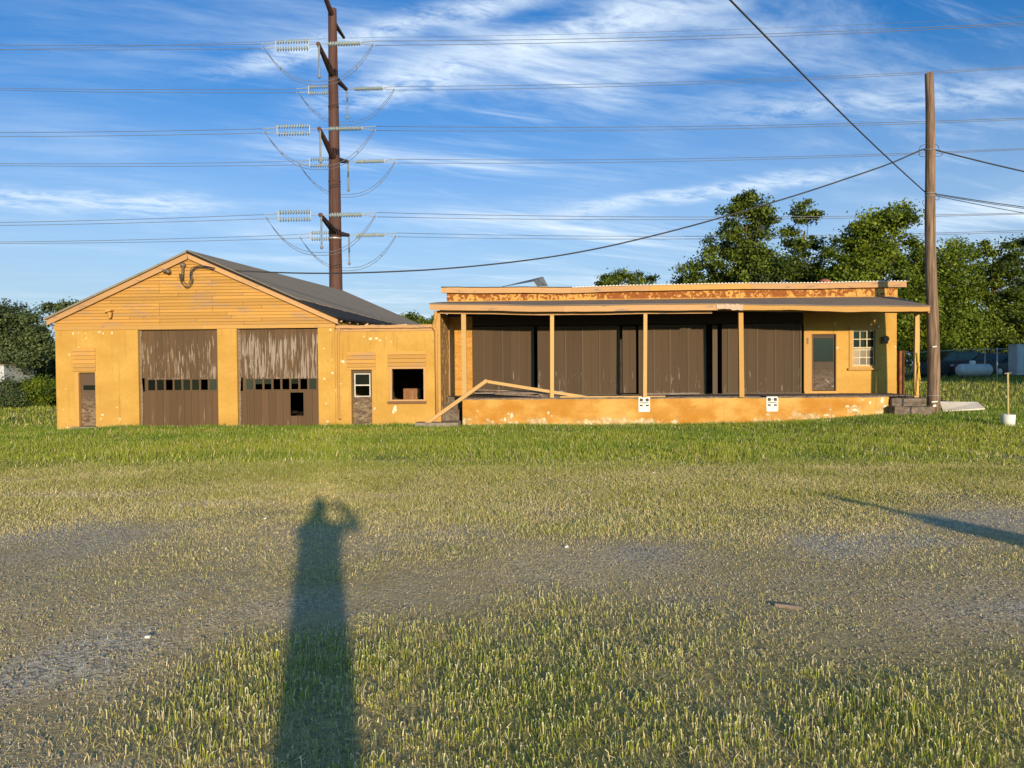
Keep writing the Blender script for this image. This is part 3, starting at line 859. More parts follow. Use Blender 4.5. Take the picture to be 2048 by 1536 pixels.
# ------------------------------------------------------------------ flat-roofed annex
AX0, AX1 = -7.795, -4.06
ann = thing('office_annex', 'low flat-roofed yellow annex between garage and loading dock', 'annex', ((AX0 + AX1) / 2, 28.2, 0))
AD, AW = (-7.21, -6.44), (-5.71, -4.52)
MB().grid_wall(AX0 + 0.003, AX1, -0.6, 3.50, FY + 0.012, FY + 0.24, [(AD[0], AD[1], -0.6, 2.05), (AW[0], AW[1], 0.94, 2.07)]).build('front_wall', 'stucco', ann)
box('roof_deck', 'felt', ann, AX0 + 0.02, AX1, FY + 0.02, 36.5, 3.505, 3.60)
box('side_wall', 'interior', ann, AX1 - 0.15, AX1 - 0.002, FY + 0.245, 36.4, -0.3, 3.50)
box('side_wall', 'interior', ann, AX0 + 0.25, AX0 + 0.35, FY + 0.245, 29.5, -0.3, 3.50)
box('rear_wall', 'interior', ann, AX0 + 0.3, AX1 - 0.16, 36.2, 36.4, -0.3, 3.50)
box('interior_floor', 'int_floor', ann, AX0 + 0.36, AX1 - 0.16, FY + 0.245, 36.1, -0.2, 0.05)
gt = MB()
for i in range(25):
    x0_, x1_ = AX0 + 0.07 + i * 0.147, AX0 + 0.07 + (i + 1) * 0.147 - 0.001
    w = 0.008 * math.sin(i * 0.9)
    gt.add([(x0_, FY - 0.14, 3.565 + w), (x1_, FY - 0.14, 3.565 + w), (x1_, FY - 0.15, 3.675 + w), (x0_, FY - 0.15, 3.675 + w), (x0_, FY, 3.545), (x1_, FY, 3.545), (x1_, FY, 3.675), (x0_, FY, 3.675)],
           [(0, 1, 2, 3), (7, 6, 5, 4), (0, 4, 5, 1), (3, 2, 6, 7), (0, 3, 7, 4), (1, 5, 6, 2)])
gt.build('gutter', 'tan', ann)
box('fascia_board', 'tan', ann, AX0 + 0.02, AX1 + 0.05, FY - 0.02, FY + 0.008, 3.46, 3.545)
for i in range(14):
    x = AX0 + 0.2 + random.random() * 3.3
    MB().beam((x, 28.1 + random.random() * 0.7, 3.66), (x + random.uniform(0.2, 0.7), 28.1 + random.random() * 0.9, 3.67 + random.random() * 0.05), 0.09, 0.03).build('roof_debris', random.choice(('rawwood', 'tan_pale', 'rawwood')), ann)
MB().tube([(-7.60, FY - 0.09, 3.56), (-7.62, FY - 0.07, 3.42), (-7.66, FY - 0.05, 3.30), (-7.66, FY - 0.05, 0.35), (-7.60, FY - 0.13, 0.26)], 0.045, 8).build('downspout', 'trim', ann, True)
ax = at(872, 650, FY - 0.08).x
MB().tube([(ax + 0.02, 27.72, 4.15), (ax + 0.0, 27.75, 3.85), (ax - 0.07, 27.85, 3.72), (ax - 0.09, 27.88, 3.58), (ax - 0.01, 27.92, 3.46), (ax, 27.93, 3.3), (ax, 27.93, 0.35)], 0.055, 8).build('downspout', 'trim', ann, True)
# annex door with white two-light storm window
y0 = FY + 0.11
ad = MB().grid_wall(AD[0] + 0.035, AD[1] - 0.02, -0.05, 2.03, y0, y0 + 0.045, [(AD[0] + 0.13, AD[1] - 0.11, 1.09, 1.88)]).build('entry_door', 'olddoor', ann)
wf = MB().grid_wall(AD[0] + 0.095, AD[1] - 0.075, 1.055, 1.915, y0 - 0.02, y0 - 0.002, [(AD[0] + 0.135, AD[1] - 0.115, 1.09, 1.46), (AD[0] + 0.135, AD[1] - 0.115, 1.505, 1.88)]).build('window_frame', 'white_worn', ad)
box('pane', 'pane', ad, AD[0] + 0.135, AD[1] - 0.115, y0 + 0.02, y0 + 0.026, 1.505, 1.88)
for zq in (0.14, 0.42, 0.70):
    MB().prism([(AD[0] + 0.12, zq), (AD[1] - 0.12, zq + random.uniform(-0.02, 0.02)), (AD[1] - 0.10, zq + 0.22), (AD[0] + 0.14, zq + 0.24 + random.uniform(-0.03, 0.03))], y0 - 0.016, y0 - 0.002).build('loose_panel', 'olddoor', ad)
box('door_frame', 'trim', ann, AD[0] - 0.06, AD[0] - 0.002, FY - 0.015, FY + 0.05, 0.0, 2.10)
box('door_frame', 'trim', ann, AD[1] + 0.002, AD[1] + 0.05, FY - 0.012, FY + 0.05, 0.0, 2.10)
box('door_lintel', 'trim', ann, AD[0] - 0.15, AD[1] + 0.15, FY - 0.03, FY + 0.03, 2.055, 2.13)
infill(ann, AD[0] - 0.14, AD[1] + 0.14, 2.14, 2.70, 4)
infill(ann, AW[0] - 0.12, AW[1] + 0.09, 2.16, 2.72, 4)
wn_ = MB().grid_wall(AW[0] - 0.075, AW[1] + 0.065, 0.89, 2.155, FY - 0.022, FY + 0.09, [(AW[0] + 0.012, AW[1] - 0.008, 0.945, 2.075)]).build('window', 'tan', ann)
box('sill', 'sill_brown', wn_, AW[0] - 0.14, AW[1] + 0.09, FY - 0.075, FY + 0.0, 0.80, 0.888)
for k, (x, zq, s_) in enumerate(((AW[0] + 0.012, 0.95, 0.10), (AW[1] - 0.008, 1.3, -0.04))):
    MB().prism([(x, zq), (x + s_, zq), (x + s_ * 0.15, zq + 0.5), (x, zq + 0.7)], FY + 0.05, FY + 0.056).build('glass_shard', 'pane_green', wn_)
cb = thing('wooden_cabinet', 'brown wooden cabinet inside the annex below its broken window', 'cabinet', (-5.2, 30.1, 0.05))
MB().box(-5.62, -4.95, 29.8, 30.4, 0.05, 1.30).build('carcass', 'cabinet', cb)
for i in range(3):
    box('door_panel', 'cabinet', cb, -5.60 + i * 0.22, -5.42 + i * 0.22, 29.775, 29.797, 0.15, 1.22)
bulb = MB().lathe([(0.01, 0), (0.035, 0.02), (0.045, 0.06), (0.025, 0.10), (0.015, 0.14)], 10, org=(-4.72, 29.2, 1.86)).build('hanging_bulb', 'white', None, True)
tag(bulb, 'small white light bulb hanging inside the annex window', 'light bulb')
MB().tube([(-4.72, 29.2, 2.0), (-4.72, 29.2, 3.5)], 0.006, 5).build('cord', 'cable', bulb)

# ------------------------------------------------------------------ loading-dock warehouse
WY = 30.5
wh = thing('dock_warehouse', 'long yellow warehouse with sagging porch over a loading dock', 'warehouse', (4.7, 29.5, 0))
WX0, WX1 = -3.95, 13.52
DZ = 0.985
dx0 = at(945, 700, WY).x
dx1 = at(1607, 700, WY).x
slot = (at(907, 700, WY).x, at(914, 700, WY).x)
RD = (at(1624, 700, WY).x, at(1672, 700, WY).x)
RW = (at(1705, 700, WY).x, at(1750, 700, WY).x)
MB().grid_wall(WX0, dx0, 0.0, 4.12, WY, WY + 0.25, []).build('block_wall', 'masonry', wh)
MB().grid_wall(dx1, WX1, 0.0, 4.12, WY, WY + 0.25, [(RD[0], RD[1], 1.08, 3.29), (RW[0], RW[1], 2.04, 3.43)]).build('office_wall', 'stucco', wh)
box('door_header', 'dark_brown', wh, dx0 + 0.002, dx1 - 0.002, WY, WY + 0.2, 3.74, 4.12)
box('upper_wall', 'dark_brown', wh, WX0, WX1, WY + 0.01, WY + 0.25, 4.122, 4.66)  # header and upper wall carry the porch shade in their colour
box('parapet', 'parapet', wh, WX0 - 0.02, WX1 + 0.02, WY - 0.02, WY + 0.25, 4.662, 5.06)
box('end_wall', 'stucco', wh, WX1 - 0.25, WX1, WY + 0.252, 44.0, -0.2, 4.66)
box('end_wall', 'stucco', wh, WX0, WX0 + 0.25, WY + 0.252, 44.0, -0.2, 4.66)
box('rear_wall', 'interior', wh, WX0 + 0.26, WX1 - 0.26, 43.8, 44.0, -0.2, 4.66)
box('interior_floor', 'int_floor', wh, WX0 + 0.26, WX1 - 0.26, WY + 0.26, 43.7, 0.7, 0.97)
box('partition', 'interior', wh, dx1 + 0.05, dx1 + 0.12, WY + 0.26, 36.0, 0.98, 4.6)
box('interior_backing', 'interior', wh, dx0 - 0.2, dx1, WY + 1.6, WY + 1.7, 0.98, 4.6)
def sag(x):
    return -0.075 * math.exp(-((x - 1.0) / 1.6) ** 2) - 0.02 * math.exp(-((x + 2.5) / 1.2) ** 2) + 0.012 * math.sin(x * 1.1)
def strip(name, mat, parent, x0, x1, y0, y1, zb, zt, n, jit=0.004):
    """a long board with its top and bottom following functions of x"""
    m = MB()
    vs, fs = [], []
    for i in range(n + 1):
        x = x0 + (x1 - x0) * i / n
        j = random.uniform(-jit, jit)
        yj = random.uniform(-jit, jit)
        vs += [(x, y0 + yj, zb(x) + j), (x, y0 + yj, zt(x) + j), (x, y1, zt(x) + j), (x, y1, zb(x) + j)]
    for i in range(n):
        k = i * 4
        for a in range(4):
            b = (a + 1) % 4
            fs.append((k + a, k + b, k + 4 + b, k + 4 + a))
    fs += [(0, 1, 2, 3), (n * 4 + 3, n * 4 + 2, n * 4 + 1, n * 4)]
    return m.add(vs, fs).build(name, mat, parent)
for a, b in ((WX0 - 0.21, 0.95), (0.955, 4.0), (4.005, 7.9), (7.905, 10.9), (10.905, 13.80)):
    strip('cornice_board', 'tan' if a != 4.005 else 'trim', wh, a, b, WY - 0.20, WY - 0.13, lambda x: 5.05 + sag(x), lambda x: 5.265 + sag(x), 14)
strip('cornice_soffit', 'tan', wh, WX0 - 0.2, 13.79, WY - 0.128, WY + 0.2, lambda x: 5.075 + sag(x), lambda x: 5.10 + sag(x), 40)
# corrugated metal roof
m = MB()
nw = 98 * 6
vs, fs = [], []
for i in range(nw + 1):
    x = 1.0 + (13.82 - 1.0) * i / nw
    zz_ = 5.285 + sag(x) + 0.018 * math.sin(i * math.pi / 3)
    vs += [(x, WY - 0.24, zz_), (x, 44.2, zz_ - 0.45)]
for i in range(nw):
    fs.append((2 * i, 2 * i + 1, 2 * i + 3, 2 * i + 2))
m.add(vs, fs).build('corrugated_roof', 'metal_roof', wh)
m = MB()
vs, fs = [], []
for i in range(nw + 1):
    x = 1.0 + (13.82 - 1.0) * i / nw
    zz_ = 5.285 + sag(x) + 0.018 * math.sin(i * math.pi / 3)
    vs += [(x, WY - 0.243, zz_ + 0.004), (x, WY - 0.243, 5.262 + sag(x))]
for i in range(nw):
    fs.append((2 * i, 2 * i + 1, 2 * i + 3, 2 * i + 2))
m.add(vs, fs).build('sheet_ends', 'white_worn', wh)
strip('flat_roof_edge', 'felt', wh, WX0 - 0.22, 0.99, WY - 0.215, WY + 0.5, lambda x: 5.267 + sag(x), lambda x: 5.295 + sag(x), 16)
box('roof_deck', 'felt', wh, WX0, 1.0, WY + 0.26, 44.0, 4.90, 4.96)
vent = MB().lathe([(0.20, 0), (0.20, 0.16), (0.30, 0.17), (0.27, 0.24), (0.15, 0.30), (0.02, 0.32)], 14, org=(at(1649, 560, 36).x, 36, at(1649, 560, 36).z - 0.27)).build('roof_vent', 'rust_red', wh, True)
# torn roof sheet lifted behind the cornice
A_ = [at(996, 575, 33.5), at(1067, 563, 33.0), at(1086, 553, 34.4), at(1040, 566, 35.2), at(1074, 575, 33.0), at(1097, 574, 34.2)]
m = MB()
for dy in (0, 0.03):
    q = [Vector((p.x, p.y + dy, p.z)) for p in A_]
    m.add(q, [(0, 1, 2, 3), (1, 4, 5, 2)])
m.build('lifted_roof_sheet', 'sheet_blue', wh)
MB().tube([at(1066, 563, 32.95), at(1074, 574, 32.95), at(1096, 573, 33.5)], 0.022, 6).build('sheet_edge', 'white_worn', wh)
# porch roof
def zf(x):
    return float(np.interp(x, [-4.2, 0.1, 2.5, 5.4, 6.9, 9.5, 13.35], [4.42, 4.30, 4.31, 4.31, 4.27, 4.20, 4.13])) + 0.006 * math.sin(x * 2.3)
m = MB()
vs, fs = [], []
n = 60
for i in range(n + 1):
    x = -4.22 + (13.36 + 4.22) * i / n
    xb = max(min(x, WX1 + 0.1), -4.1)
    zm = (zf(x) + 4.72) / 2 + random.uniform(-0.012, 0.012)
    vs += [(x, 27.50, zf(x)), ((x + xb) / 2, 29.0, zm), (xb, WY - 0.022, 4.72), (x, 27.50, zf(x) - 0.035), ((x + xb) / 2, 29.0, zm - 0.035), (xb, WY - 0.022, 4.685)]
for i in range(n):
    k = i * 6
    fs += [(k, k + 6, k + 7, k + 1), (k + 1, k + 7, k + 8, k + 2), (k + 3, k + 4, k + 10, k + 9), (k + 4, k + 5, k + 11, k + 10), (k, k + 3, k + 9, k + 6), (k + 2, k + 8, k + 11, k + 5)]
fs += [(0, 1, 2, 5, 4, 3), (n * 6 + 3, n * 6 + 4, n * 6 + 5, n * 6 + 2, n * 6 + 1, n * 6)]
pr = m.add(vs, fs).build('porch_roof', 'porch_roof', wh)
xa_, xb_ = 6.02, 6.89
strip('fascia_board', 'tan', pr, -4.2, 0.6, 27.53, 27.57, lambda x: zf(x) - 0.235, lambda x: zf(x) - 0.037, 14)
strip('fascia_board', 'tan', pr, 0.603, xa_, 27.535, 27.57, lambda x: zf(x) - 0.245, lambda x: zf(x) - 0.037, 14)
strip('fascia_board', 'tan_pale', pr, xa_ - 0.05, xb_, 27.50, 27.533, lambda x: zf(x) - 0.20 - 0.03 * (x > 6.5), lambda x: zf(x) - 0.02, 10, 0.012)
strip('fascia_board', 'trim', pr, xb_ + 0.004, 13.34, 27.53, 27.57, lambda x: zf(x) - 0.215 - 0.02 * math.sin(x * 1.3), lambda x: zf(x) - 0.037, 20, 0.008)
box('fascia_return', 'trim', pr, 13.30, 13.345, 27.575, 28.4, 3.88, 4.085)
strip('porch_beam', 'tan', wh, -3.9, 5.9, 27.89, 28.0, lambda x: zf(x) - 0.335, lambda x: zf(x) - 0.12, 16)
strip('porch_beam', 'tan', wh, 5.95, 13.2, 27.95, 28.04, lambda x: zf(x) - 0.23, lambda x: zf(x) - 0.06, 12)
raft = None
for i in range(22):
    x = -3.6 + i * 0.79
    zb_ = zf(x)
    MB().add([(x - 0.025, 27.6, zb_ - 0.17), (x + 0.025, 27.6, zb_ - 0.17), (x + 0.025, 27.6, zb_ - 0.045), (x - 0.025, 27.6, zb_ - 0.045), (x - 0.025, WY - 0.03, 4.54), (x + 0.025, WY - 0.03, 4.54), (x + 0.025, WY - 0.03, 4.67), (x - 0.025, WY - 0.03, 4.67)],
             [(3, 2, 1, 0), (4, 5, 6, 7), (0, 1, 5, 4), (1, 2, 6, 5), (2, 3, 7, 6), (3, 0, 4, 7)]).build('porch_rafter', 'dark_brown', pr)
for px_, wv, zb_, mt in ((928, 0.17, DZ, 'post'), (1104, 0.14, DZ, 'post'), (1290, 0.13, DZ, 'post'), (1482, 0.17, 0.96, 'trim'), (1833, 0.16, 0.90, 'post')):
    py0 = 28.38 if px_ == 1833 else 27.96
    x = at(px_, 700, py0).x
    lean = random.uniform(-0.02, 0.02)
    top = zf(x) - (0.337 if x < 6 else 0.232)
    if px_ == 1833: top = 3.90
    MB().beam((x - lean, py0, zb_), (x + lean, py0, top), 0.12, wv, (1, 0, 0), 0.004).build('porch_post', mt, wh)
_x = at(1832, 630, 28.38).x
MB().tube([(_x, 28.38, 3.90), (_x, 28.38, 4.14)], 0.055, 8).build('post_cap', 'white_worn', wh)
# left wing wall, rough block with a board on its end
m = MB()
wx = AX1 + 0.003
for i in range(22):
    zq = -0.1 + i * 0.195
    zq1 = min(zq + 0.187, 4.12)
    offs = 0.0 if i % 2 else 0.21
    y = 28.06
    while y < WY - 0.02:
        y2 = min(y + (0.40 if y > 28.07 or offs == 0 else offs), WY - 0.006)
        m_ = MB().box(wx, wx + 0.145 + random.uniform(-0.012, 0.012), y + 0.004, y2 - 0.004, zq, zq1)
        m_.build('block', 'brick_wing', wh)
        y = y2
box('wing_core', 'brick_wing', wh, wx + 0.005, wx + 0.128, 28.062, WY - 0.008, -0.1, 4.19)
box('wing_end_board', 'trim', wh, wx - 0.02, wx + 0.165, 27.955, 28.055, 0.02, 4.16)
# left wall pilaster boards
box('corner_board', 'tan', wh, at(898, 700, WY).x, slot[0], WY - 0.03, WY + 0.02, DZ, 3.80)
0 and box('slot_backing', 'dark_brown', wh, slot[0] - 0.05, slot[1] + 0.05, WY + 0.255, WY + 0.28, DZ, 3.9)
for i in range(15):
    zq = DZ + 0.02 + i * 0.19
    xx0, xx1 = slot[0] + 0.004, dx0 - 0.02
    cut = xx0 + (0.2 if i % 2 else 0.4)
    for a, b in ((xx0, cut - 0.008), (cut, xx1)):
        box('block', 'masonry', wh, a, b, WY - 0.012 - random.uniform(0, 0.008), WY - 0.002, zq, zq + 0.182)
# sliding doors: list of leaves with their plank edges in the photograph
def sliding(pxs, ydist, top=3.70, bot=1.03, rails=True, mt='slide'):
    xs_ = [at(p, 700, ydist).x for p in pxs]
    d = box('sliding_door', 'dark_brown', wh, xs_[0] + 0.01, xs_[-1] - 0.01, ydist + 0.03, ydist + 0.06, bot + 0.02, top - 0.02)
    for a, b in zip(xs_[:-1], xs_[1:]):
        nb = max(1, round((b - a) / 0.34))
        for i in range(nb):
            p, q = a + (b - a) * i / nb, a + (b - a) * (i + 1) / nb
            j = random.uniform(0, 0.003)
            box('plank', mt, d, p + 0.0018, q - 0.0018, ydist + j, ydist + 0.028, bot, top)
    for x in xs_[1:-1]:
        box('batten', 'batten', d, x - 0.032, x + 0.032, ydist - 0.024, ydist - 0.002, bot + 0.01, top - 0.04)
    if rails:
        box('rail', 'batten', d, xs_[0] + 0.004, xs_[-1] - 0.004, ydist - 0.022, ydist - 0.001, top - 0.035, top + 0.005)
        box('rail', 'batten', d, xs_[0] + 0.004, xs_[-1] - 0.004, ydist - 0.022, ydist - 0.001, bot - 0.03, bot + 0.008)
        box('edge_stile', 'batten', d, xs_[-1] - 0.075, xs_[-1], ydist - 0.022, ydist - 0.001, bot + 0.01, top - 0.04)
    return d
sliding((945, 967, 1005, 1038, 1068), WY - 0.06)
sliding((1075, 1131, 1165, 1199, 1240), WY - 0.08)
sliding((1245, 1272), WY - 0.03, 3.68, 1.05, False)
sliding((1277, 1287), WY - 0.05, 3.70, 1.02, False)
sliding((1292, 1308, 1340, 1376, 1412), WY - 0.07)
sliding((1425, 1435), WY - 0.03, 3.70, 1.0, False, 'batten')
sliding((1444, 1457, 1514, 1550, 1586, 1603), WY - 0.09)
box('door_sill', 'deck', wh, dx0, dx1, WY - 0.16, WY + 0.1, DZ + 0.004, 1.0)
# right-hand door and window
y0 = WY + 0.06
rd = box('office_door', 'olddoor2', wh, RD[0] + 0.03, RD[1] - 0.03, y0, y0 + 0.05, 1.10, 3.26)
box('pane', 'pane_green', rd, RD[0] + 0.085, RD[1] - 0.085, y0 - 0.012, y0 - 0.002, 2.22, 3.14)
for i in range(4):
    box('panel', 'olddoor2', rd, RD[0] + 0.11 + random.uniform(0, 0.01), RD[1] - 0.11, y0 - 0.014 - random.uniform(0, 0.006), y0 - 0.002, 1.22 + i * 0.24, 1.43 + i * 0.24)
for a, b in ((RD[0] - 0.008, RD[0] + 0.025), (RD[1] - 0.025, RD[1] + 0.008)):
    box('door_frame', 'sill_brown', wh, a, b, WY - 0.018, WY + 0.1, 1.085, 3.30)
box('door_frame', 'sill_brown', wh, RD[0] - 0.008, RD[1] + 0.008, WY - 0.017, WY + 0.1, 3.27, 3.305)
box('wall_plate', 'trim', wh, dx1 + 0.01, RD[0] - 0.02, WY - 0.035, WY - 0.003, 1.0, 3.64)
box('door_step', 'trim', wh, dx1 + 0.01, RD[1] + 0.05, WY - 0.10, WY - 0.036, DZ + 0.003, 1.075)
rw = MB().grid_wall(RW[0] - 0.13, RW[1] + 0.13, 1.96, 3.60, WY - 0.035, WY + 0.03, [(RW[0] + 0.0, RW[1] - 0.0, 2.04, 3.43)]).build('window', 'trim', wh)
box('sill', 'trim', rw, RW[0] - 0.19, RW[1] + 0.19, WY - 0.11, WY - 0.036, 1.885, 1.957)
zm = 2.715
for z0_, z1_, yq, gm in ((zm + 0.03, 3.42, WY + 0.035, 'pane'), (2.06, zm - 0.03, WY + 0.065, 'pane_dust')):
    ww = RW[1] - RW[0]
    holes = [(RW[0] + 0.05 + i * (ww - 0.06) / 3, RW[0] + 0.05 + i * (ww - 0.06) / 3 + (ww - 0.06) / 3 - 0.035, z0_ + 0.03 + j * (z1_ - z0_ - 0.03) / 2, z0_ + 0.03 + j * (z1_ - z0_ - 0.03) / 2 + (z1_ - z0_ - 0.03) / 2 - 0.035) for i in range(3) for j in range(2)]
    s_ = MB().grid_wall(RW[0] + 0.004, RW[1] - 0.004, z0_ - 0.03, z1_ + 0.008, yq, yq + 0.03, holes).build('sash', 'sash', rw)
    for h in holes:
        box('pane', gm, s_, h[0], h[1], yq + 0.012, yq + 0.017, h[2], h[3])
# dock wall, deck
n = 60
strip('dock_wall', 'dock', wh, at(925, 820, FY).x, 12.15, FY, FY + 0.3, lambda x: -0.7, lambda x: 0.925, n, 0.003)
strip('dock_cap', 'concrete_pale', wh, at(925, 820, FY).x + 0.01, 12.13, FY - 0.012, FY + 0.28, lambda x: 0.926 + 0.006 * math.sin(x * 3.1), lambda x: 0.952, n, 0.010)
x = at(925, 820, FY).x
db = MB().box(-0.098, 0.098, 0, 2.5, 0, 0.03).build('deck_board', 'deck', wh)
first = True
while x < 13.1:
    w = random.uniform(0.93, 1.0)
    L = Vector((x + 0.1, FY - random.uniform(-0.05, 0.045) + 1.25, 0.955 + random.uniform(0, 0.006)))
    if first:
        db.location = L; WL[db.name] = L; first = False
    elif x > 5.5 and random.random() < 0.12:
        pass
    else:
        copy_at(db, L, wh, (0, 0, random.uniform(-0.004, 0.004)))
    x += 0.203
box('dock_end_wall', 'concrete', wh, at(925, 820, FY).x, at(925, 820, FY).x + 0.25, FY + 0.301, WY - 0.01, -0.5, 0.95)
# left stone steps
st = thing('stone_steps', 'rough grey stone steps between the annex and the dock', 'steps', (-3.6, 28.8, 0))
for a, b, c, d, e, f in ((-4.75, -3.20, 27.35, 28.42, -0.2, 0.13), (-3.93, -3.28, 28.43, 28.95, -0.2, 0.55), (-3.90, -3.17, 28.96, 29.45, -0.2, 0.78), (-3.86, -3.14, 29.46, WY - 0.05, -0.2, 0.985)):
    MB().beam((a, (c + d) / 2, (e + f) / 2), (b, (c + d) / 2, (e + f) / 2), d - c, f - e, (0, 0, 1), 0.02).build('step', 'concrete_pale' if f < 0.2 else 'concrete', st)
# right concrete steps
st = thing('concrete_steps', 'crumbling concrete block steps at the dock end beside the wooden pole', 'steps', (12.8, 27.8, 0.2))
def rough_block(name, mat, parent, x0, x1, y0, y1, z0, z1, k=7, jit=0.018):
    m = MB()
    vid = {}
    def vert(a, b, c):
        if (a, b, c) not in vid:
            vid[(a, b, c)] = len(m.v)
            e = sum(q in (0, k) for q in (a, b, c)) >= 2
            j = jit * (1.6 if e else 1.0)
            m.v.append((x0 + (x1 - x0) * a / k + random.uniform(-j, j), y0 + (y1 - y0) * b / k + random.uniform(-j, j), z0 + (z1 - z0) * c / k + random.uniform(-j, j)))
        return vid[(a, b, c)]
    for a in range(k):
        for b in range(k):
            for e in (0, k):
                m.f.append((vert(a, b, e), vert(a + 1, b, e), vert(a + 1, b + 1, e), vert(a, b + 1, e)))
                m.f.append((vert(a, e, b), vert(a + 1, e, b), vert(a + 1, e, b + 1), vert(a, e, b + 1)))
                m.f.append((vert(e, a, b), vert(e, a + 1, b), vert(e, a + 1, b + 1), vert(e, a, b + 1)))
    return m.build(name, mat, parent)
rough_block('upper_block', 'concrete', st, 12.17, 13.33, 27.82, 29.2, 0.62, 0.90)
rough_block('lower_block', 'concrete', st, 12.12, 13.42, 27.45, 28.6, 0.05, 0.615)
rough_block('landing', 'concrete', st, 12.18, 13.30, 28.7, WY - 0.1, 0.2, 0.93)

# paint chips on the stucco
def chip(root, px_, py_, rx, rz, Y=FY - 0.001):
    c = at(px_, py_, Y)
    k = random.randint(11, 15)
    pts = [(c.x + rx * math.cos(t) * random.uniform(0.35, 1.0), c.z + rz * math.sin(t) * random.uniform(0.35, 1.0)) for t in (2 * math.pi * i / k for i in range(k))]
    MB().prism(pts, Y - 0.003, Y + 0.004).build('paint_chip', 'chip', root)
for px_, py_, rx, rz in ((146, 667, .05, .06), (157, 666, .03, .03), (171, 667, .04, .03), (199, 664, .10, .05), (206, 667, .05, .04), (224, 666, .05, .06), (172, 677, .04, .03), (139, 709, .06, .04), (127, 819, .04, .03), (205, 830, .08, .05), (202, 838, .05, .05), (234, 815, .03, .03), (120, 857, .05, .04), (135, 855, .06, .03), (252, 848, .05, .03), (648, 697, .06, .03), (661, 659, .07, .06), (665, 746, .07, .07), (649, 757, .06, .05), (652, 807, .05, .05), (655, 843, .07, .05), (651, 850, .06, .03), (664, 720, .03, .03)):
    chip(gar, px_, py_, rx, rz)
for px_, py_, rx, rz in ((728, 673, .05, .04), (741, 678, .07, .08), (753, 677, .08, .07), (760, 681, .06, .04), (772, 677, .03, .03), (782, 684, .03, .04), (840, 705, .07, .07), (686, 723, .09, .08), (682, 767, .05, .03), (790, 817, .11, .16), (787, 824, .07, .08), (859, 748, .03, .03), (670, 781, .06, .07), (680, 768, .05, .03)):
    chip(ann, px_, py_, rx, rz, FY + 0.011)
for px_, py_, rx, rz in ((1023, 832, .07, .14), (1017, 828, .06, .05), (985, 843, .05, .06), (1000, 848, .10, .03), (955, 822, .05, .03), (1010, 838, .06, .10), (1097, 826, .05, .08), (1103, 832, .05, .04), (1740, 805, .06, .10), (1764, 801, .09, .14), (1770, 812, .08, .08), (1695, 813, .10, .06), (1710, 820, .14, .06), (1725, 800, .05, .05), (1652, 830, .12, .05), (1300, 850, .2, .03), (1420, 847, .15, .03), (1180, 849, .12, .03)):
    chip(wh, px_, py_, rx, rz, FY - 0.004)
a, b = at(1365, 811, FY - 0.006), at(1397, 829, FY - 0.006)
c, d = at(1366, 828, FY - 0.006), at(1392, 812, FY - 0.006)
xm = thing('paint_cross', 'faint brown painted X on the dock wall between the two signs', 'painted mark', (5.2, FY, 0.3))
MB().beam(a, b, 0.003, 0.045, (0, 0, 1), 0.004).build('stroke', 'xmark', xm)
MB().beam(c, d, 0.002, 0.04, (0, 0, 1), 0.004).build('stroke', 'xmark', xm)

# ------------------------------------------------------------------ small fixtures
t = thing('floodlight', 'small dark twin floodlight under the left rake of the gable', 'floodlight', at(335, 543, 27.86))
p = at(337, 544, 27.9)
MB().lathe([(0.02, 0), (0.07, 0.03), (0.075, 0.16), (0.06, 0.18)], 10, 'y', (p.x + 0.05, p.y - 0.22, p.z)).build('lamp_head', 'lamp_metal', t, True)
MB().lathe([(0.02, 0), (0.06, 0.03), (0.065, 0.14), (0.05, 0.16)], 10, 'x', (p.x - 0.18, p.y - 0.10, p.z + 0.03)).build('lamp_head', 'lamp_metal', t, True)
box('mount', 'lamp_metal', t, p.x - 0.06, p.x + 0.06, p.y - 0.04, FY - 0.03, p.z - 0.02, p.z + 0.10)
t = thing('wall_lantern', 'yellow painted lantern on the gable siding above the left door', 'wall lamp', at(218, 630, 27.9))
p = at(218, 628, 27.85)
MB().prism([(p.x - 0.13, p.z + 0.06), (p.x + 0.12, p.z + 0.10), (p.x + 0.12, p.z + 0.16), (p.x - 0.02, p.z + 0.17), (p.x - 0.14, p.z + 0.11)], p.y - 0.10, FY - 0.035).build('hood', 'siding', t)
MB().lathe([(0.05, -0.16), (0.06, -0.10), (0.085, 0.04), (0.09, 0.06)], 10, 'z', (p.x + 0.04, p.y - 0.02, p.z)).build('shade', 'siding', t, True)
t = thing('service_entrance', 'service mast with looped black wires at the top of the gable', 'service mast', at(370, 560, 27.9))
p = at(366, 532, 27.88)
MB().tube([p, at(365, 560, 27.88)], 0.05, 8).build('mast', 'lamp_metal', t, True)
MB().lathe([(0.03, -0.06), (0.10, -0.04), (0.11, 0.03), (0.05, 0.10)], 10, 'z', (p.x, p.y, p.z + 0.02)).build('weatherhead', 'lamp_metal', t, True)
def curve_pts(pix, Y, n=24, yj=0.0):
    pts = [at(q[0], q[1], Y) for q in pix]
    out = []
    for i in range(len(pts) - 1):
        p0, p1, p2, p3 = pts[max(i - 1, 0)], pts[i], pts[i + 1], pts[min(i + 2, len(pts) - 1)]
        k = max(2, n // (len(pts) - 1))
        for j in range(k):
            s = j / k
            out.append(0.5 * ((2 * p1) + (p2 - p0) * s + (2 * p0 - 5 * p1 + 4 * p2 - p3) * s * s + (3 * p1 - p0 - 3 * p2 + p3) * s ** 3))
    out.append(pts[-1])
    return out
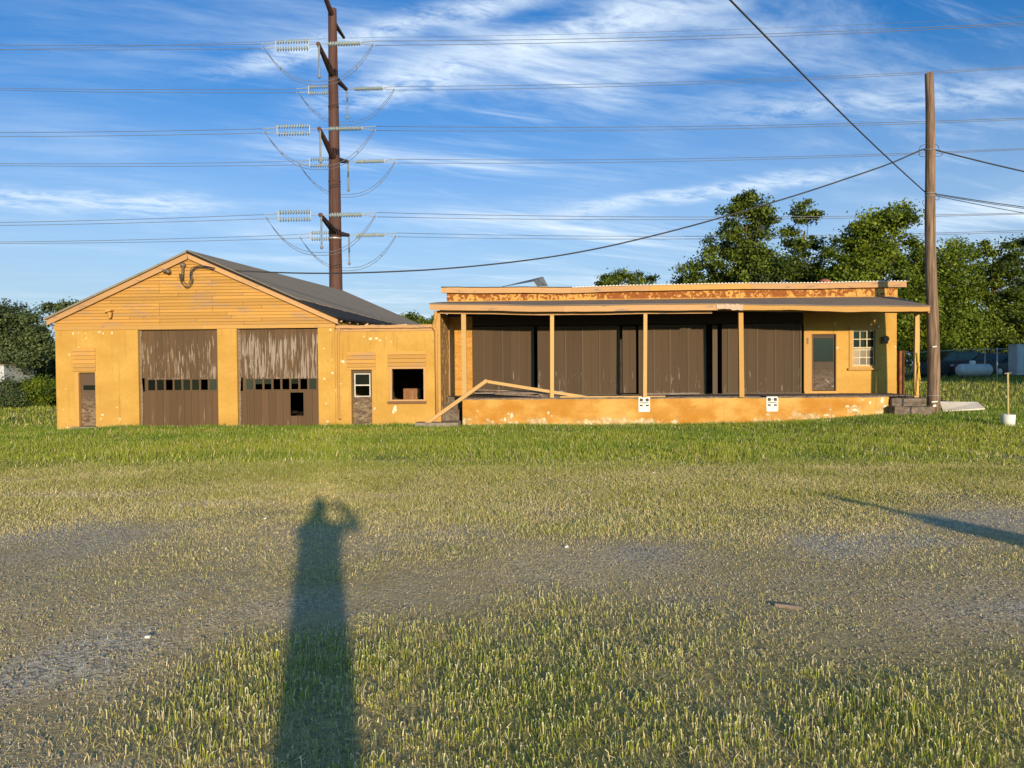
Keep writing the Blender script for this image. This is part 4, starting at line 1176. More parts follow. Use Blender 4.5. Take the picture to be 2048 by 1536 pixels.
for k, pix in enumerate((((359, 546), (361, 562), (370, 572), (379, 572), (384, 562), (381, 550), (386, 538), (400, 533), (430, 537)),
                         ((362, 548), (364, 564), (372, 575), (381, 570), (386, 558), (383, 548), (389, 537), (405, 535), (430, 539)),
                         ((366, 550), (367, 562), (374, 568), (380, 562), (380, 548), (384, 536), (402, 531), (430, 536)))):
    MB().tube(curve_pts(pix, 27.84 - 0.015 * k, 36), 0.014, 5).build('wire_loop', 'cable', t)
t = thing('electric_meter', 'round meter on the shaded office wall right of the dock window', 'electric meter', at(1768, 685, WY))
p = at(1769, 679, WY)
box('meter_box', 'lamp_metal', t, p.x - 0.14, p.x + 0.10, WY - 0.10, WY - 0.003, p.z - 0.16, p.z + 0.10)
MB().lathe([(0.10, -0.20), (0.12, -0.16), (0.12, -0.10)], 14, 'y', (p.x, WY, p.z + 0.02)).build('meter_dial', 'lamp_metal', t)
p = at(1757, 654, WY - 0.1)
o = MB().lathe([(0.02, -0.05), (0.055, -0.03), (0.04, 0.0), (0.06, 0.03), (0.02, 0.06)], 10, 'z', p).build('porcelain_insulator', 'white', None, True)
tag(o, 'tiny white porcelain knob at the top right of the dock window', 'insulator')
o = box('hinge_plate', 'lamp_metal', wh, at(1613, 690, WY).x, at(1616, 690, WY).x, WY - 0.06, WY - 0.036, at(1614, 688, WY).z, at(1614, 676, WY).z)

# no-parking signs
def sign(px_, py_, label, tilt):
    c = at(px_, py_, FY - 0.02)
    t = thing('parking_sign', label, 'sign', (c.x, c.y, c.z - 0.26), 'white signs on the dock wall')
    w, h = 0.205, 0.265
    bm_ = MB()
    k = []
    for sx, sz in ((1, 1), (-1, 1), (-1, -1), (1, -1)):
        a0 = {(1, 1): 0, (-1, 1): 90, (-1, -1): 180, (1, -1): 270}[(sx, sz)]
        for q in range(4):
            th = math.radians(a0 + 30 * q)
            k.append((c.x + sx * (w - 0.03) + 0.03 * math.cos(th), c.z + sz * (h - 0.03) + 0.03 * math.sin(th)))
    bm_.prism(k, c.y - 0.004, c.y)
    bm_.build('panel', 'sign', t)
    for x0, x1, z0, z1 in ((-0.165, -0.05, 0.11, 0.220), (0.05, 0.165, 0.11, 0.220), (-0.165, -0.055, -0.068, -0.005), (0.055, 0.165, -0.068, -0.005)):
        box('print_block', 'ink', t, c.x + x0, c.x + x1, c.y - 0.0065, c.y - 0.0045, c.z + z0, c.z + z1)
    box('print_line', 'ink_faded', t, c.x - 0.15, c.x + 0.13, c.y - 0.0065, c.y - 0.0045, c.z - 0.135, c.z - 0.12)
    for txt, zq, size in (('NO', 0.145, 0.06), ('PARKING', 0.035, 0.074)):
        cu = bpy.data.curves.new('lettering', 'FONT')
        cu.body = txt; cu.size = size; cu.align_x = 'CENTER'; cu.extrude = 0.001; cu.offset = 0.0025
        cu.materials.append(MAT['ink_faded' if txt == 'NO' else 'ink'])
        oc = bpy.data.objects.new('lettering_curve', cu)
        COL.objects.link(oc)
        bpy.context.view_layer.update()
        me_ = bpy.data.meshes.new_from_object(oc.evaluated_get(bpy.context.evaluated_depsgraph_get()))
        bpy.data.objects.remove(oc)
        o = bpy.data.objects.new('lettering', me_)
        _link(o, Vector((c.x, c.y - 0.006, c.z + zq)), t)
        o.rotation_euler = (math.radians(90), 0, 0)
sign(1288.5, 809, 'white no-parking sign nearer the steps, left of the painted X', 0)
sign(1544.5, 808, 'white no-parking sign nearer the office door, right of the painted X', 0)

# ------------------------------------------------------------------ fallen rail and lumber on the dock
def plank(name, label, a, b, w, h, mat, cat='plank', group=None, jit=0.008):
    o = MB().beam(a, b, w, h, (0, 0, 1), jit).build(name, mat, None)
    tag(o, label, cat, group)
    return o
pk = at(972, 762, 27.74)
plank('fallen_rail', 'broken tan handrail board rising from the grass to a peak', at(846, 852, 27.60), pk + Vector((0.03, 0, 0.02)), 0.05, 0.135, 'rail')
plank('fallen_rail', 'broken tan handrail board sloping right from the peak onto the dock', pk + Vector((-0.05, 0.06, 0.0)), at(1185, 797, 28.1), 0.05, 0.105, 'rail')
g_ = 'loose lumber on the dock'
plank('grey_plank', 'wide grey plank lying under the fallen rail', at(948, 786, 28.35), at(1100, 786, 28.5), 0.28, 0.05, 'rawwood', group=g_)
plank('grey_plank', 'silvery grey plank propped on the pile behind the fallen rail', at(955, 779, 28.9), at(1090, 784, 28.6), 0.25, 0.045, 'rawwood', group=g_)
plank('dark_plank', 'dark weathered plank jutting right under the fallen rail peak', at(990, 787, 28.2), at(1160, 797, 28.15), 0.16, 0.06, 'deck', group=g_)
plank('grey_plank', 'short pale board end at the foot of the second porch post', at(1105, 779, 28.7), at(1122, 783, 28.2), 0.2, 0.05, 'rawwood', group=g_)
plank('long_board', 'long weathered board along the dock edge left of the sign', at(1120, 794, 28.05), at(1330, 793, 28.08), 0.15, 0.05, 'rail', group=g_)
plank('long_board', 'weathered board on the dock ending at a pale cut end', at(1290, 788, 28.6), at(1400, 787, 28.4), 0.18, 0.06, 'rawwood', group=g_)
plank('dark_plank', 'thin dark board along the dock edge between the signs', at(1400, 794, 28.05), at(1440, 795, 28.05), 0.12, 0.04, 'deck', group=g_)
plank('rubble_block', 'small dark block wedged in the lumber pile', at(1079, 790, 28.1), at(1086, 790, 28.1), 0.12, 0.10, 'deck', 'block')
plank('rubble_block', 'pale stone at the right tip of the lumber pile', at(1098, 793, 28.02), at(1104, 793, 28.02), 0.10, 0.06, 'concrete_pale', 'stone')

# ------------------------------------------------------------------ wooden utility pole and its wires
up_ = thing('utility_pole', 'tall weathered wooden utility pole at the right end of the dock', 'utility pole', (13.7, FY, 0.2))
pb, pt_ = at(1867, 829, FY), at(1857.5, 147, FY)
pts, rad = [], []
for i in range(15):
    s = i / 14
    q = pb.lerp(pt_, s) + Vector((0.03 * math.sin(s * 9), 0, 0))
    if i == 0: q = q + Vector((0, 0, -0.5))
    pts.append(q); rad.append(0.215 - 0.075 * s + random.uniform(-0.004, 0.004))
MB().tube(pts, rad, 18).build('shaft', 'polewood', up_, True)
def pole_x(z): return pb.lerp(pt_, (z - pb.z) / (pt_.z - pb.z)).x
for py_, w, h in ((694, 0.07, 0.04), (804, 0.10, 0.04), (812, 0.05, 0.07)):
    q = at(1869, py_, FY - 0.2)
    MB().beam((q.x - w, FY - 0.20, q.z), (q.x + w, FY - 0.215, q.z + 0.02), 0.02, h).build('white_tag', 'white', up_)
for py_ in (790, 386, 392, 300):
    q = at(1864, py_, FY)
    r = 0.225 if py_ > 500 else 0.185
    MB().tube([(pole_x(q.z) + r * math.cos(t_), FY + r * math.sin(t_), q.z + 0.02 * math.sin(t_)) for t_ in np.linspace(0, 2 * math.pi, 20)], 0.010, 5).build('band', 'galv', up_)
q0, q1 = at(1876.5, 705, FY - 0.05), at(1878.5, 792, FY - 0.05)
MB().tube([q0, q1], 0.033, 8).build('conduit', 'white', up_, True)
for pix in (((1838, 300), (1842, 292), (1852, 288), (1858, 286)), ((1868, 288), (1876, 292), (1878, 299)), ((1838, 303), (1840, 312), (1853, 313)), ((1868, 312), (1882, 312), (1884, 305), (1878, 300)), ((1848, 400), (1845, 405), (1848, 411), (1853, 412)), ((1868, 398), (1876, 400), (1878, 395), (1871, 390))):
    MB().tube(curve_pts(pix, FY - 0.1, 12), 0.010, 5).build('wire_tie', 'cable', up_)
def wire_thing(name, label, pts, r, mat, cat='wire', group=None, n=6):
    o = MB().tube(pts, r, n).build(name, mat, None, True)
    return tag(o, label, cat, group)
wire_thing('service_cable', 'thick black service cable sagging from the wooden pole to the garage gable',
           curve_pts(((430, 537), (470, 541), (540, 544.5), (620, 546.5), (700, 546), (790, 543), (880, 538), (990, 528), (1100, 514), (1200, 496), (1300, 473), (1400, 447), (1500, 418), (1600, 388), (1700, 355), (1780, 327), (1840, 301), (1853, 299)), 27.9, 120), 0.028, 'cable', 'cable')
o_far = at(1850, 384, FY)
d_ = (Vector((3.45, 14.66, 8.9)) - o_far)
wire_thing('overhead_wire', 'grey diagonal wire running from the wooden pole up over the camera',
           [o_far + d_ * s + Vector((0, 0, -0.10 * math.sin(math.pi * min(1, s)))) for s in np.linspace(0, 3.6, 40)], 0.020, 'cable')
def far_right(y0_, y1_, sagp, Y1=30.0):
    a, b = at(1868, y0_, FY), at(2048, y1_, Y1)
    e = a + (b - a) * 4.0
    return [a.lerp(e, s) + Vector((0, 0, -sagp * 4 * s * (1 - s) - 0)) for s in np.linspace(0, 1, 30)]
wire_thing('service_cable', 'thick black cable leaving the wooden pole to the right', far_right(299, 333, 0.25), 0.026, 'cable', 'cable')
wire_thing('thin_wire', 'upper thin wire leaving the wooden pole to the right, below the cable', far_right(387, 404, 0.25), 0.016, 'cable')
wire_thing('thin_wire', 'middle thin wire leaving the wooden pole to the right, below the cable', far_right(389, 407, 0.25), 0.012, 'cable')
wire_thing('thin_wire', 'lowest thin wire leaving the wooden pole to the right, below the cable', far_right(391, 416, 0.25), 0.012, 'cable')

# ------------------------------------------------------------------ steel transmission pole
TX, TY = -17.12, 62.0
tp = thing('transmission_pole', 'rust brown steel transmission pole towering behind the garage', 'transmission pole', (TX, TY, 0))
MB().lathe([(0.60, -0.5), (0.58, 4), (0.54, 8.4), (0.535, 8.5), (0.50, 13), (0.48, 17.0), (0.44, 19.4), (0.42, 22), (0.37, 27), (0.335, 31.1), (0.0, 31.12)], 16, 'z', (TX, TY, 0)).build('shaft', 'corten', tp)
def ins_mesh(n, L, r0=0.025, r1=0.17):
    prof = [(0.03, 0.0)]
    for i in range(n):
        h = L * (i + 0.5) / n
        s = L / n
        prof += [(r0, h - s * 0.42), (r1, h - s * 0.12), (r1, h + s * 0.02), (r0, h + s * 0.10)]
    prof.append((0.03, L))
    return prof
LEV = [('upper', 26.03, 26.64, 26.14), ('middle', 19.40, 20.27, 19.94), ('lower', 13.44, 13.78, 13.63)]
strX = MB().lathe(ins_mesh(12, 2.45), 10, 'x', (0, 0, 0)).build('insulator_string', 'insul', tp, True)
strZ = MB().lathe([(0.075, 0.15), (0.075, 2.2), (0.09, 2.22), (0.06, 2.3)] if False else [(0.03, -0.15), (0.13, -0.05), (0.13, 0.05), (0.07, 0.12), (0.075, 2.2), (0.09, 2.3)], 8, 'z', (0, 0, -2.3)).build('post_insulator', 'polymer', tp, True)
STR_H = WL[strX.name].z; first_s = True; first_z = True
conduct = []
for lev, za, zt_f, zt_r in LEV:
    for yd, zt_, nm, ys_ in ((58.0, zt_f, 'front', -1), (66.0, zt_r, 'rear', 1)):
        MB().tube([(TX, TY + ys_ * 0.3, za - 0.25 if nm == 'front' else za - 0.3), (TX, yd, zt_)], [0.27, 0.15], 10).build('davit_arm', 'corten', tp)
        MB().lathe([(0.03, -0.08), (0.17, -0.06), (0.17, 0.06), (0.03, 0.08)], 10, 'y', (TX, yd, zt_)).build('arm_end_plate', 'corten', tp)
        # strings: a pair to the left, a pair to the right
        endL = endR = None
        for sgn in (-1, 1):
            dz = 0.34 if sgn < 0 else 0.10
            x_in, x_out = TX + sgn * 0.75, TX + sgn * 3.35
            slope = -0.10 if sgn < 0 else -0.03
            for k in (-1, 1):
                zc = zt_ + k * dz / 1.0 * 0.8 - 0.05
                xc = (x_in if sgn > 0 else x_in - 2.45)
                L = Vector((xc + 1.225, yd + (0.25 * k if sgn > 0 else 0), zc - 0.135))
                if first_s:
                    strX.location = L; WL[strX.name] = L; first_s = False
                else:
                    copy_at(strX, L, tp)
            MB().tube([(TX + sgn * 0.12, yd, zt_), (x_in, yd, zt_)], 0.03, 6).build('link', 'galv', tp)
            MB().beam((x_in, yd, zt_ - dz), (x_in, yd, zt_ + dz), 0.06, 0.05, (1, 0, 0)).build('yoke', 'galv', tp)
            xo = TX + sgn * (0.75 + 2.5)
            MB().beam((xo, yd, zt_ - dz), (xo, yd, zt_ + dz), 0.06, 0.05, (1, 0, 0)).build('yoke', 'galv', tp)
            for k in (-1, 1):
                MB().tube([(xo, yd, zt_ + k * dz * 0.5), (TX + sgn * 4.35, yd, zt_ + k * 0.16 - 0.05)], 0.035, 6).build('dead_end', 'galv', tp)
        # vertical post insulator and jumper loop
        Lz = Vector((TX + (0.05 if nm == 'front' else 0.1), yd, zt_ - 2.5 - 0.1))
        if first_z:
            strZ.location = Lz; WL[strZ.name] = Lz; first_z = False
        else:
            copy_at(strZ, Lz, tp)
        for k in (-1, 1):
            pts = []
            for s in np.linspace(-1, 1, 29):
                x = TX + 4.2 * math.copysign(abs(s) ** 0.72, s)
                zz_ = zt_ - 0.1 - 2.75 * (1 - abs(s) ** 1.7) - 0.10 * (k + 1) * (1 - abs(s) ** 4)
                pts.append((x, yd + 0.1 * k, zz_))
            MB().tube(pts, 0.022, 5).build('jumper_wire', 'wire', tp, True)
        for s in (-0.6, 0.6):
            x = TX + 4.2 * math.copysign(abs(s) ** 0.72, s)
            zz_ = zt_ - 0.15 - 2.75 * (1 - abs(s) ** 1.7)
            MB().beam((x, yd - 0.12, zz_ + 0.06), (x, yd + 0.12, zz_ - 0.16), 0.05, 0.07).build('spacer', 'galv', tp)
        conduct.append((lev, nm, yd, zt_))
for zq in (12.6, 17.2, 23.2):
    r = 0.50 if zq < 15 else (0.47 if zq < 20 else 0.41)
    MB().lathe([(r, 0), (r + 0.03, 0.02), (r + 0.03, 0.10), (r, 0.12)], 16, 'z', (TX, TY, zq)).build('steel_band', 'galv' if zq < 15 else 'corten', tp)
MB().tube([(TX, TY - 0.25, 30.6), (TX - 0.05, 57.8, 31.9)], [0.22, 0.14], 10).build('shield_arm', 'corten', tp)
MB().tube([(TX, TY + 0.25, 30.2), (TX, 65.5, 30.3)], [0.2, 0.12], 10).build('shield_arm', 'corten', tp)
ord_ = {('upper', 'front'): 'highest', ('upper', 'rear'): 'second highest', ('middle', 'front'): 'third highest', ('middle', 'rear'): 'fourth highest', ('lower', 'front'): 'second lowest', ('lower', 'rear'): 'lowest'}
LY = {('upper', 'front'): (90, 99), ('upper', 'rear'): (176, 180), ('middle', 'front'): (265, 273), ('middle', 'rear'): (327, 331), ('lower', 'front'): (445, 451), ('lower', 'rear'): (484, 487)}
RY = {('upper', 'front'): (45, 49), ('upper', 'rear'): (133, 136), ('middle', 'front'): (236, 239), ('middle', 'rear'): (297, 299), ('lower', 'front'): (426, 428), ('lower', 'rear'): (461, 464)}
for lev, nm, yd, zt_ in conduct:
    for sgn, side, tab, pxe in ((-1, 'left', LY, 0), (1, 'right', RY, 2048)):
        t = thing('power_line', '%s twin conductor running %s from the steel transmission pole' % (ord_[(lev, nm)], side), 'power line', (TX + sgn * 4.3, yd, zt_), 'conductors of the transmission line')
        for k, yp in zip((1, -1), tab[(lev, nm)]):
            a = Vector((TX + sgn * 4.3, yd, zt_ + k * 0.16 - 0.05))
            b = at(pxe, yp, yd)
            L = (b - a).x
            span = sgn * 150.0
            # parabola through both ends of the visible stretch with a natural sag
            c2 = 0.00055
            s1 = ((b.z - a.z) - c2 * L * L) / L
            pts = [Vector((a.x + q, yd, a.z + s1 * q + c2 * q * q)) for q in np.linspace(0, span, 36)]
            MB().tube(pts, 0.022, 5).build('strand', 'wire', t, True)
a = Vector((TX, 65.5, 30.3))
wire_thing('shield_wire', 'thin shield wire at the very top of the steel pole', [a + Vector((q, 0, 0.0004 * q * q - 0.02 * abs(q))) for q in np.linspace(-150, 150, 60)], 0.012, 'wire')

# ------------------------------------------------------------------ yard things on the right
o = MB()
p = [at(1886, 824, 28.3), at(1970, 819, 28.4), at(1955, 806.5, 28.95), at(1879, 805.5, 28.85)]
o.add(p + [q + Vector((0, 0, 0.05)) for q in p], [(3, 2, 1, 0), (4, 5, 6, 7), (0, 1, 5, 4), (1, 2, 6, 5), (2, 3, 7, 6), (3, 0, 4, 7)])
for v_ in range(4):
    pass
tag(o.build('loose_sheet', 'sheet_white', None), 'white rectangular sheet lying on the grass right of the wooden pole', 'sheet')
plank('dark_board', 'dark board lying behind the wooden pole next to the white sheet', at(1840, 795, 30.0), at(1912, 806, 29.6), 0.5, 0.06, 'felt')
bz = float(ground_z(13.78, 23.7))
t = thing('weighted_stake', 'thin wooden stake standing in a white bucket of concrete at far right', 'stake', (13.78, 23.7, bz))
MB().lathe([(0.175, 0.0), (0.185, 0.14), (0.198, 0.34), (0.185, 0.35), (0.176, 0.31)], 18, 'z', (13.78, 23.7, bz)).build('bucket', 'white', t, True)
MB().lathe([(0.17, 0.0), (0.174, 0.305), (0.02, 0.31)], 16, 'z', (13.78, 23.7, bz)).build('concrete_fill', 'concrete_pale', t)
MB().beam((13.78, 23.7, bz + 0.2), (13.76, 23.7, at(2016, 746, 23.7).z), 0.035, 0.05, (1, 0, 0)).build('stake', 'stake_wood', t)
MB().beam((13.66, 23.7, at(2016, 747, 23.7).z), (13.86, 23.7, at(2016, 745.5, 23.7).z), 0.03, 0.03).build('crosspiece', 'rawwood', t)
for k, (a, b) in enumerate((((1838, 725), (1832, 792)), ((1835, 705), (1840, 760)))):
    pa, pb2 = at(a[0], a[1], 28.25), at(b[0], b[1], 28.25)
    plank('yellow_strip', ('long bright yellow strip leaning on the last porch post', 'short bright yellow strip tied to the last porch post')[k], pa, pb2, 0.025, 0.05, 'yellow_strip', 'strip')
p0, p1 = at(1797, 710, 31.3), at(1806, 786, 31.3)
t = thing('rusty_column', 'rusty brown steel column standing just behind the warehouse corner', 'column', (13.8, 31.3, 0.9))
box('web', 'rust', t, p0.x + 0.02, p1.x - 0.02, 31.28, 31.34, 0.3, at(1800, 702, 31.3).z)
box('flange', 'rust', t, p0.x, p0.x + 0.02, 31.2, 31.42, 0.3, at(1800, 702, 31.3).z)
box('flange', 'rust', t, p1.x - 0.02, p1.x, 31.2, 31.42, 0.3, at(1800, 702, 31.3).z)
# propane tank
tz = at(1950, 756, 50).z
t = thing('propane_tank', 'white horizontal propane tank by the parked vehicles', 'tank', (26.95, 50, tz))
prof = [(0.02, -1.1)] + [(0.40 * math.sin(a_), -0.80 - 0.30 * math.cos(a_)) for a_ in np.linspace(0.2, math.pi / 2, 6)] + [(0.40, 0.0)] + [(0.40 * math.cos(a_), 0.80 + 0.30 * math.sin(a_)) for a_ in np.linspace(0, 1.4, 6)] + [(0.02, 1.1)]
MB().lathe(prof, 22, 'x', (26.95, 50, tz + 0.50)).build('vessel', 'tank', t, True)
MB().lathe([(0.16, 0.84), (0.18, 0.90), (0.18, 1.05), (0.12, 1.10), (0.02, 1.11)], 14, 'z', (26.85, 50, tz)).build('dome_cover', 'white', t, True)
for x in (26.3, 27.6):
    box('saddle', 'concrete', t, x - 0.1, x + 0.1, 49.75, 50.25, tz - 0.15, tz + 0.16)
    MB().tube([(x, 50 + 0.41 * math.sin(a_), tz + 0.50 + 0.41 * math.cos(a_)) for a_ in np.linspace(0, 2 * math.pi, 16)], 0.012, 4).build('strap', 'galv', t)
# chain-link fence posts and rails
fz = lambda x, y: float(ground_z(x, y))
fn = thing('chain_link_fence', 'chain link fence with pale steel posts in front of the parked cars', 'fence', (26, 46, 1.2))
for x in (14.5, 17.4, 20.3, 23.2, 26.1, 29.0, 31.9, 34.8):
    g0 = fz(x, 52.5)
    hh = 1.9
    yy = 52.5
    if x == 26.1: yy = 46.0; hh = 1.95; g0 = fz(x, 46)
    MB().tube([(x, yy, g0 - 0.2), (x, yy, g0 + hh)], 0.035 if yy > 50 else 0.045, 8).build('post', 'galv', fn, True)
MB().tube([(x, 52.5, fz(x, 52.5) + 1.82) for x in np.linspace(14.5, 34.8, 20)], 0.02, 6).build('top_rail', 'galv', fn)
m = MB()
for i in range(92):
    x0_ = 14.5 + i * 0.22
    for sgn in (1, -1):
        x1_ = x0_ + sgn * 1.8
        if 14.5 <= x1_ <= 34.8:
            m.tube([(x0_, 52.5, fz(x0_, 52.5) + 0.02), (x1_, 52.5, fz(x1_, 52.5) + 1.80)], 0.003, 3, False)
tag(m.build('mesh_wires', 'polymer', fn), kind='stuff')
p = at(2041, 745, 48.5)
t = thing('utility_cabinet', 'pale grey utility cabinet cut by the right edge of the view', 'cabinet', (p.x + 0.5, 48.5, p.z))
box('body', 'box_grey', t, at(2034, 745, 48.5).x, at(2034, 745, 48.5).x + 1.3, 48.5, 49.4, p.z - 0.15, at(2040, 690, 48.5).z)
box('lid', 'box_grey', t, at(2034, 745, 48.5).x - 0.03, at(2034, 745, 48.5).x + 1.33, 48.47, 49.43, at(2040, 690, 48.5).z + 0.001, at(2040, 690, 48.5).z + 0.06)
box('door_panel', 'box_grey', t, at(2036, 745, 48.5).x, at(2036, 745, 48.5).x + 1.1, 48.475, 48.498, p.z + 0.05, at(2040, 694, 48.5).z)

def car(label, loc, rz, paint, L=4.5, W=1.75, H=1.45, suv=False):
    t = thing('parked_car', label, 'car', (0, 0, 0), 'cars parked beyond the fence')
    hood = 0.58 * H
    body = [(-L / 2, 0.30), (-L / 2 + 0.05, hood - 0.05), (-L / 2 + 0.5, hood + (0.05 if not suv else 0.02)), (-L * 0.16, hood + 0.10), (L * 0.30, hood + 0.10), (L / 2 - 0.08, hood + 0.02), (L / 2, 0.45), (L / 2 - 0.05, 0.25), (-L / 2 + 0.1, 0.22)]
    cab = [(-L * 0.20, hood + 0.09), (-L * 0.05, H - 0.03), (L * (0.18 if not suv else 0.36), H), (L * (0.36 if not suv else 0.46), hood + 0.09)]
    b = MB().prism(body, -W / 2, W / 2).build('body', paint, t)
    bv = b.modifiers.new('bevel', 'BEVEL'); bv.width = 0.08; bv.segments = 3; bv.limit_method = 'ANGLE'
    m = MB()
    n = len(cab)
    vs = [(x, -W / 2 + 0.06 + (0.14 if z > hood + 0.2 else 0), z) for x, z in cab] + [(x, W / 2 - 0.06 - (0.14 if z > hood + 0.2 else 0), z) for x, z in cab]
    m.add(vs, [tuple(range(n)), tuple(range(2 * n - 1, n - 1, -1))] + [(i, i + n, (i + 1) % n + n, (i + 1) % n) for i in range(n)])
    c = m.build('cabin', paint, t)
    for s in (-1, 1):
        gl = []
        for (x0, x1) in ((cab[0][0] + 0.25, 0.02 * L), (0.05 * L, cab[3][0] - 0.3)):
            top = min(H - 0.12, H)
            q = [(x0, hood + 0.14), (x1, hood + 0.14), (min(x1, cab[2][0] - 0.02), top), (max(x0, cab[1][0] + 0.03), top)]
            yy = [W / 2 - 0.055 if z < hood + 0.2 else W / 2 - 0.175 for _, z in q]
            MB().add([(x, s * y, z) for (x, z), y in zip(q, yy)] + [(x, s * (y - 0.02), z) for (x, z), y in zip(q, yy)], [(0, 1, 2, 3), (7, 6, 5, 4), (0, 4, 5, 1), (1, 5, 6, 2), (2, 6, 7, 3), (3, 7, 4, 0)]).build('side_window', 'car_glass', t)
        for x in (-L * 0.31, L * 0.31):
            w = MB().lathe([(0.10, -0.10), (0.31, -0.09), (0.33, -0.05), (0.33, 0.05), (0.31, 0.09), (0.10, 0.10)], 18, 'y', (x, s * (W / 2 - 0.06), 0.33)).build('wheel', 'tyre', t)
            MB().lathe([(0.03, -0.03), (0.20, -0.02), (0.20, 0.02), (0.03, 0.03)], 14, 'y', (x, s * (W / 2 + 0.035), 0.33)).build('rim', 'galv', w)
        MB().box(-L / 2 - 0.01, -L / 2 + 0.06, s * W * 0.36 - 0.16, s * W * 0.36 + 0.16, hood - 0.22, hood - 0.09).build('headlight', 'headlight', t)
        MB().box(L / 2 - 0.07, L / 2 - 0.01, s * W * 0.38 - 0.12, s * W * 0.38 + 0.12, hood - 0.2, hood - 0.05).build('tail_light', 'rust_red', t)
    t.location = loc
    t.rotation_euler = (0, 0, rz)
car('dark blue car beside the pale grey cabinet at the right edge', (at(2018, 740, 54.3).x, 54.3, fz(32, 54.3)), 0.15, 'car_dark')
car('dark maroon car just behind the white propane tank', (at(1955, 740, 54.5).x, 54.5, fz(29, 54.5)), 0.1, 'car_red', H=1.6, suv=True)
car('black car half hidden behind the wooden pole, left of the tank', (at(1900, 740, 54.8).x, 54.8, fz(27, 54.8)), -0.1, 'car_black', H=1.8, suv=True)
t = thing('flat_trailer', 'tan box trailer roof showing above the cars at right', 'trailer', (at(1990, 740, 62).x, 62, fz(34, 62)))
_tx = at(1990, 740, 62).x
box('trailer_box', 'clutter', t, _tx - 1.0, _tx + 1.3, 61, 63, fz(31.5, 62) + 0.5, at(1990, 703, 62).z)
for x in (_tx - 0.3, _tx + 0.6):
    MB().lathe([(0.1, -0.1), (0.33, -0.09), (0.33, 0.09), (0.1, 0.1)], 14, 'y', (x, 60.95, fz(31.5, 62) + 0.33)).build('wheel', 'tyre', t)
# left far things
p = at(0, 752, 50)
t = thing('white_shed', 'small pale shed end cut by the left edge of the view', 'shed', (p.x - 1, 50, 0))
box('wall', 'box_grey', t, p.x - 3, p.x + 0.28, 50, 53, -0.2, at(4, 731, 50).z)
box('roof', 'shingle', t, p.x - 3.1, p.x + 0.36, 49.9, 53.1, at(4, 731, 50).z + 0.002, at(4, 731, 50).z + 0.08)

# ------------------------------------------------------------------ trees
def leaf_mesh(name, lobes, n, size, mat, parent, seed, fill=0.6, clump=0.34, droop=0.0):
    r = np.random.default_rng(seed)
    lob = np.array(lobes)                           # x y z rx ry rz
    wgt = lob[:, 3] * lob[:, 5]
    wgt = wgt / wgt.sum()
    nc = max(18, n // 150)
    pick = r.choice(len(lob), nc, p=wgt)
    d = r.normal(size=(nc, 3)); d /= np.linalg.norm(d, axis=1)[:, None]
    rad = r.random(nc) ** (1 / 3.0)
    rad = np.where(r.random(nc) < fill, 0.68 + 0.42 * r.random(nc) + 0.30 * (r.random(nc) < 0.22), rad * 0.9)
    cc = lob[pick, :3] + d * rad[:, None] * lob[pick, 3:6]
    cs = clump * (0.5 + 0.9 * r.random(nc)) * np.clip(lob[pick, 3], 0.7, 2.0) ** 0.6 * 0.74
    k = r.integers(0, nc, n)
    off = r.normal(size=(n, 3)) * cs[k][:, None] * np.array([1, 1, 0.62])
    P = cc[k] + off
    if droop: P[:, 2] -= droop * r.random(n) ** 2
    out = P - lob[pick][k, :3]
    nn = out / (np.linalg.norm(out, axis=1)[:, None] + 1e-6) * 0.8 + r.normal(size=(n, 3)) * 0.75 + np.array([0, 0, 0.5])
    nn /= np.linalg.norm(nn, axis=1)[:, None]
    t = np.cross(nn, r.normal(size=(n, 3))); t /= np.linalg.norm(t, axis=1)[:, None]
    b = np.cross(nn, t)
    L = size * (0.6 + 0.8 * r.random(n))[:, None]
    v = np.stack([P - t * L * 0.5, P - b * L * 0.28 + nn * L * 0.05, P + t * L * 0.5, P + b * L * 0.28 + nn * L * 0.05], 1).reshape(-1, 3)
    tint = np.clip(0.5 + 0.34 * r.normal(size=nc)[k] + 0.22 * r.normal(size=n), 0, 1)
    base = np.array([lob[:, 0].mean(), lob[:, 1].mean(), v[:, 2].min()])
    o = np_mesh(name, v - base, np.arange(4 * n).reshape(-1, 4), mat, {'tint': ('FLOAT', np.repeat(tint, 4))})
    _link(o, Vector(base), parent)
    return cc, o
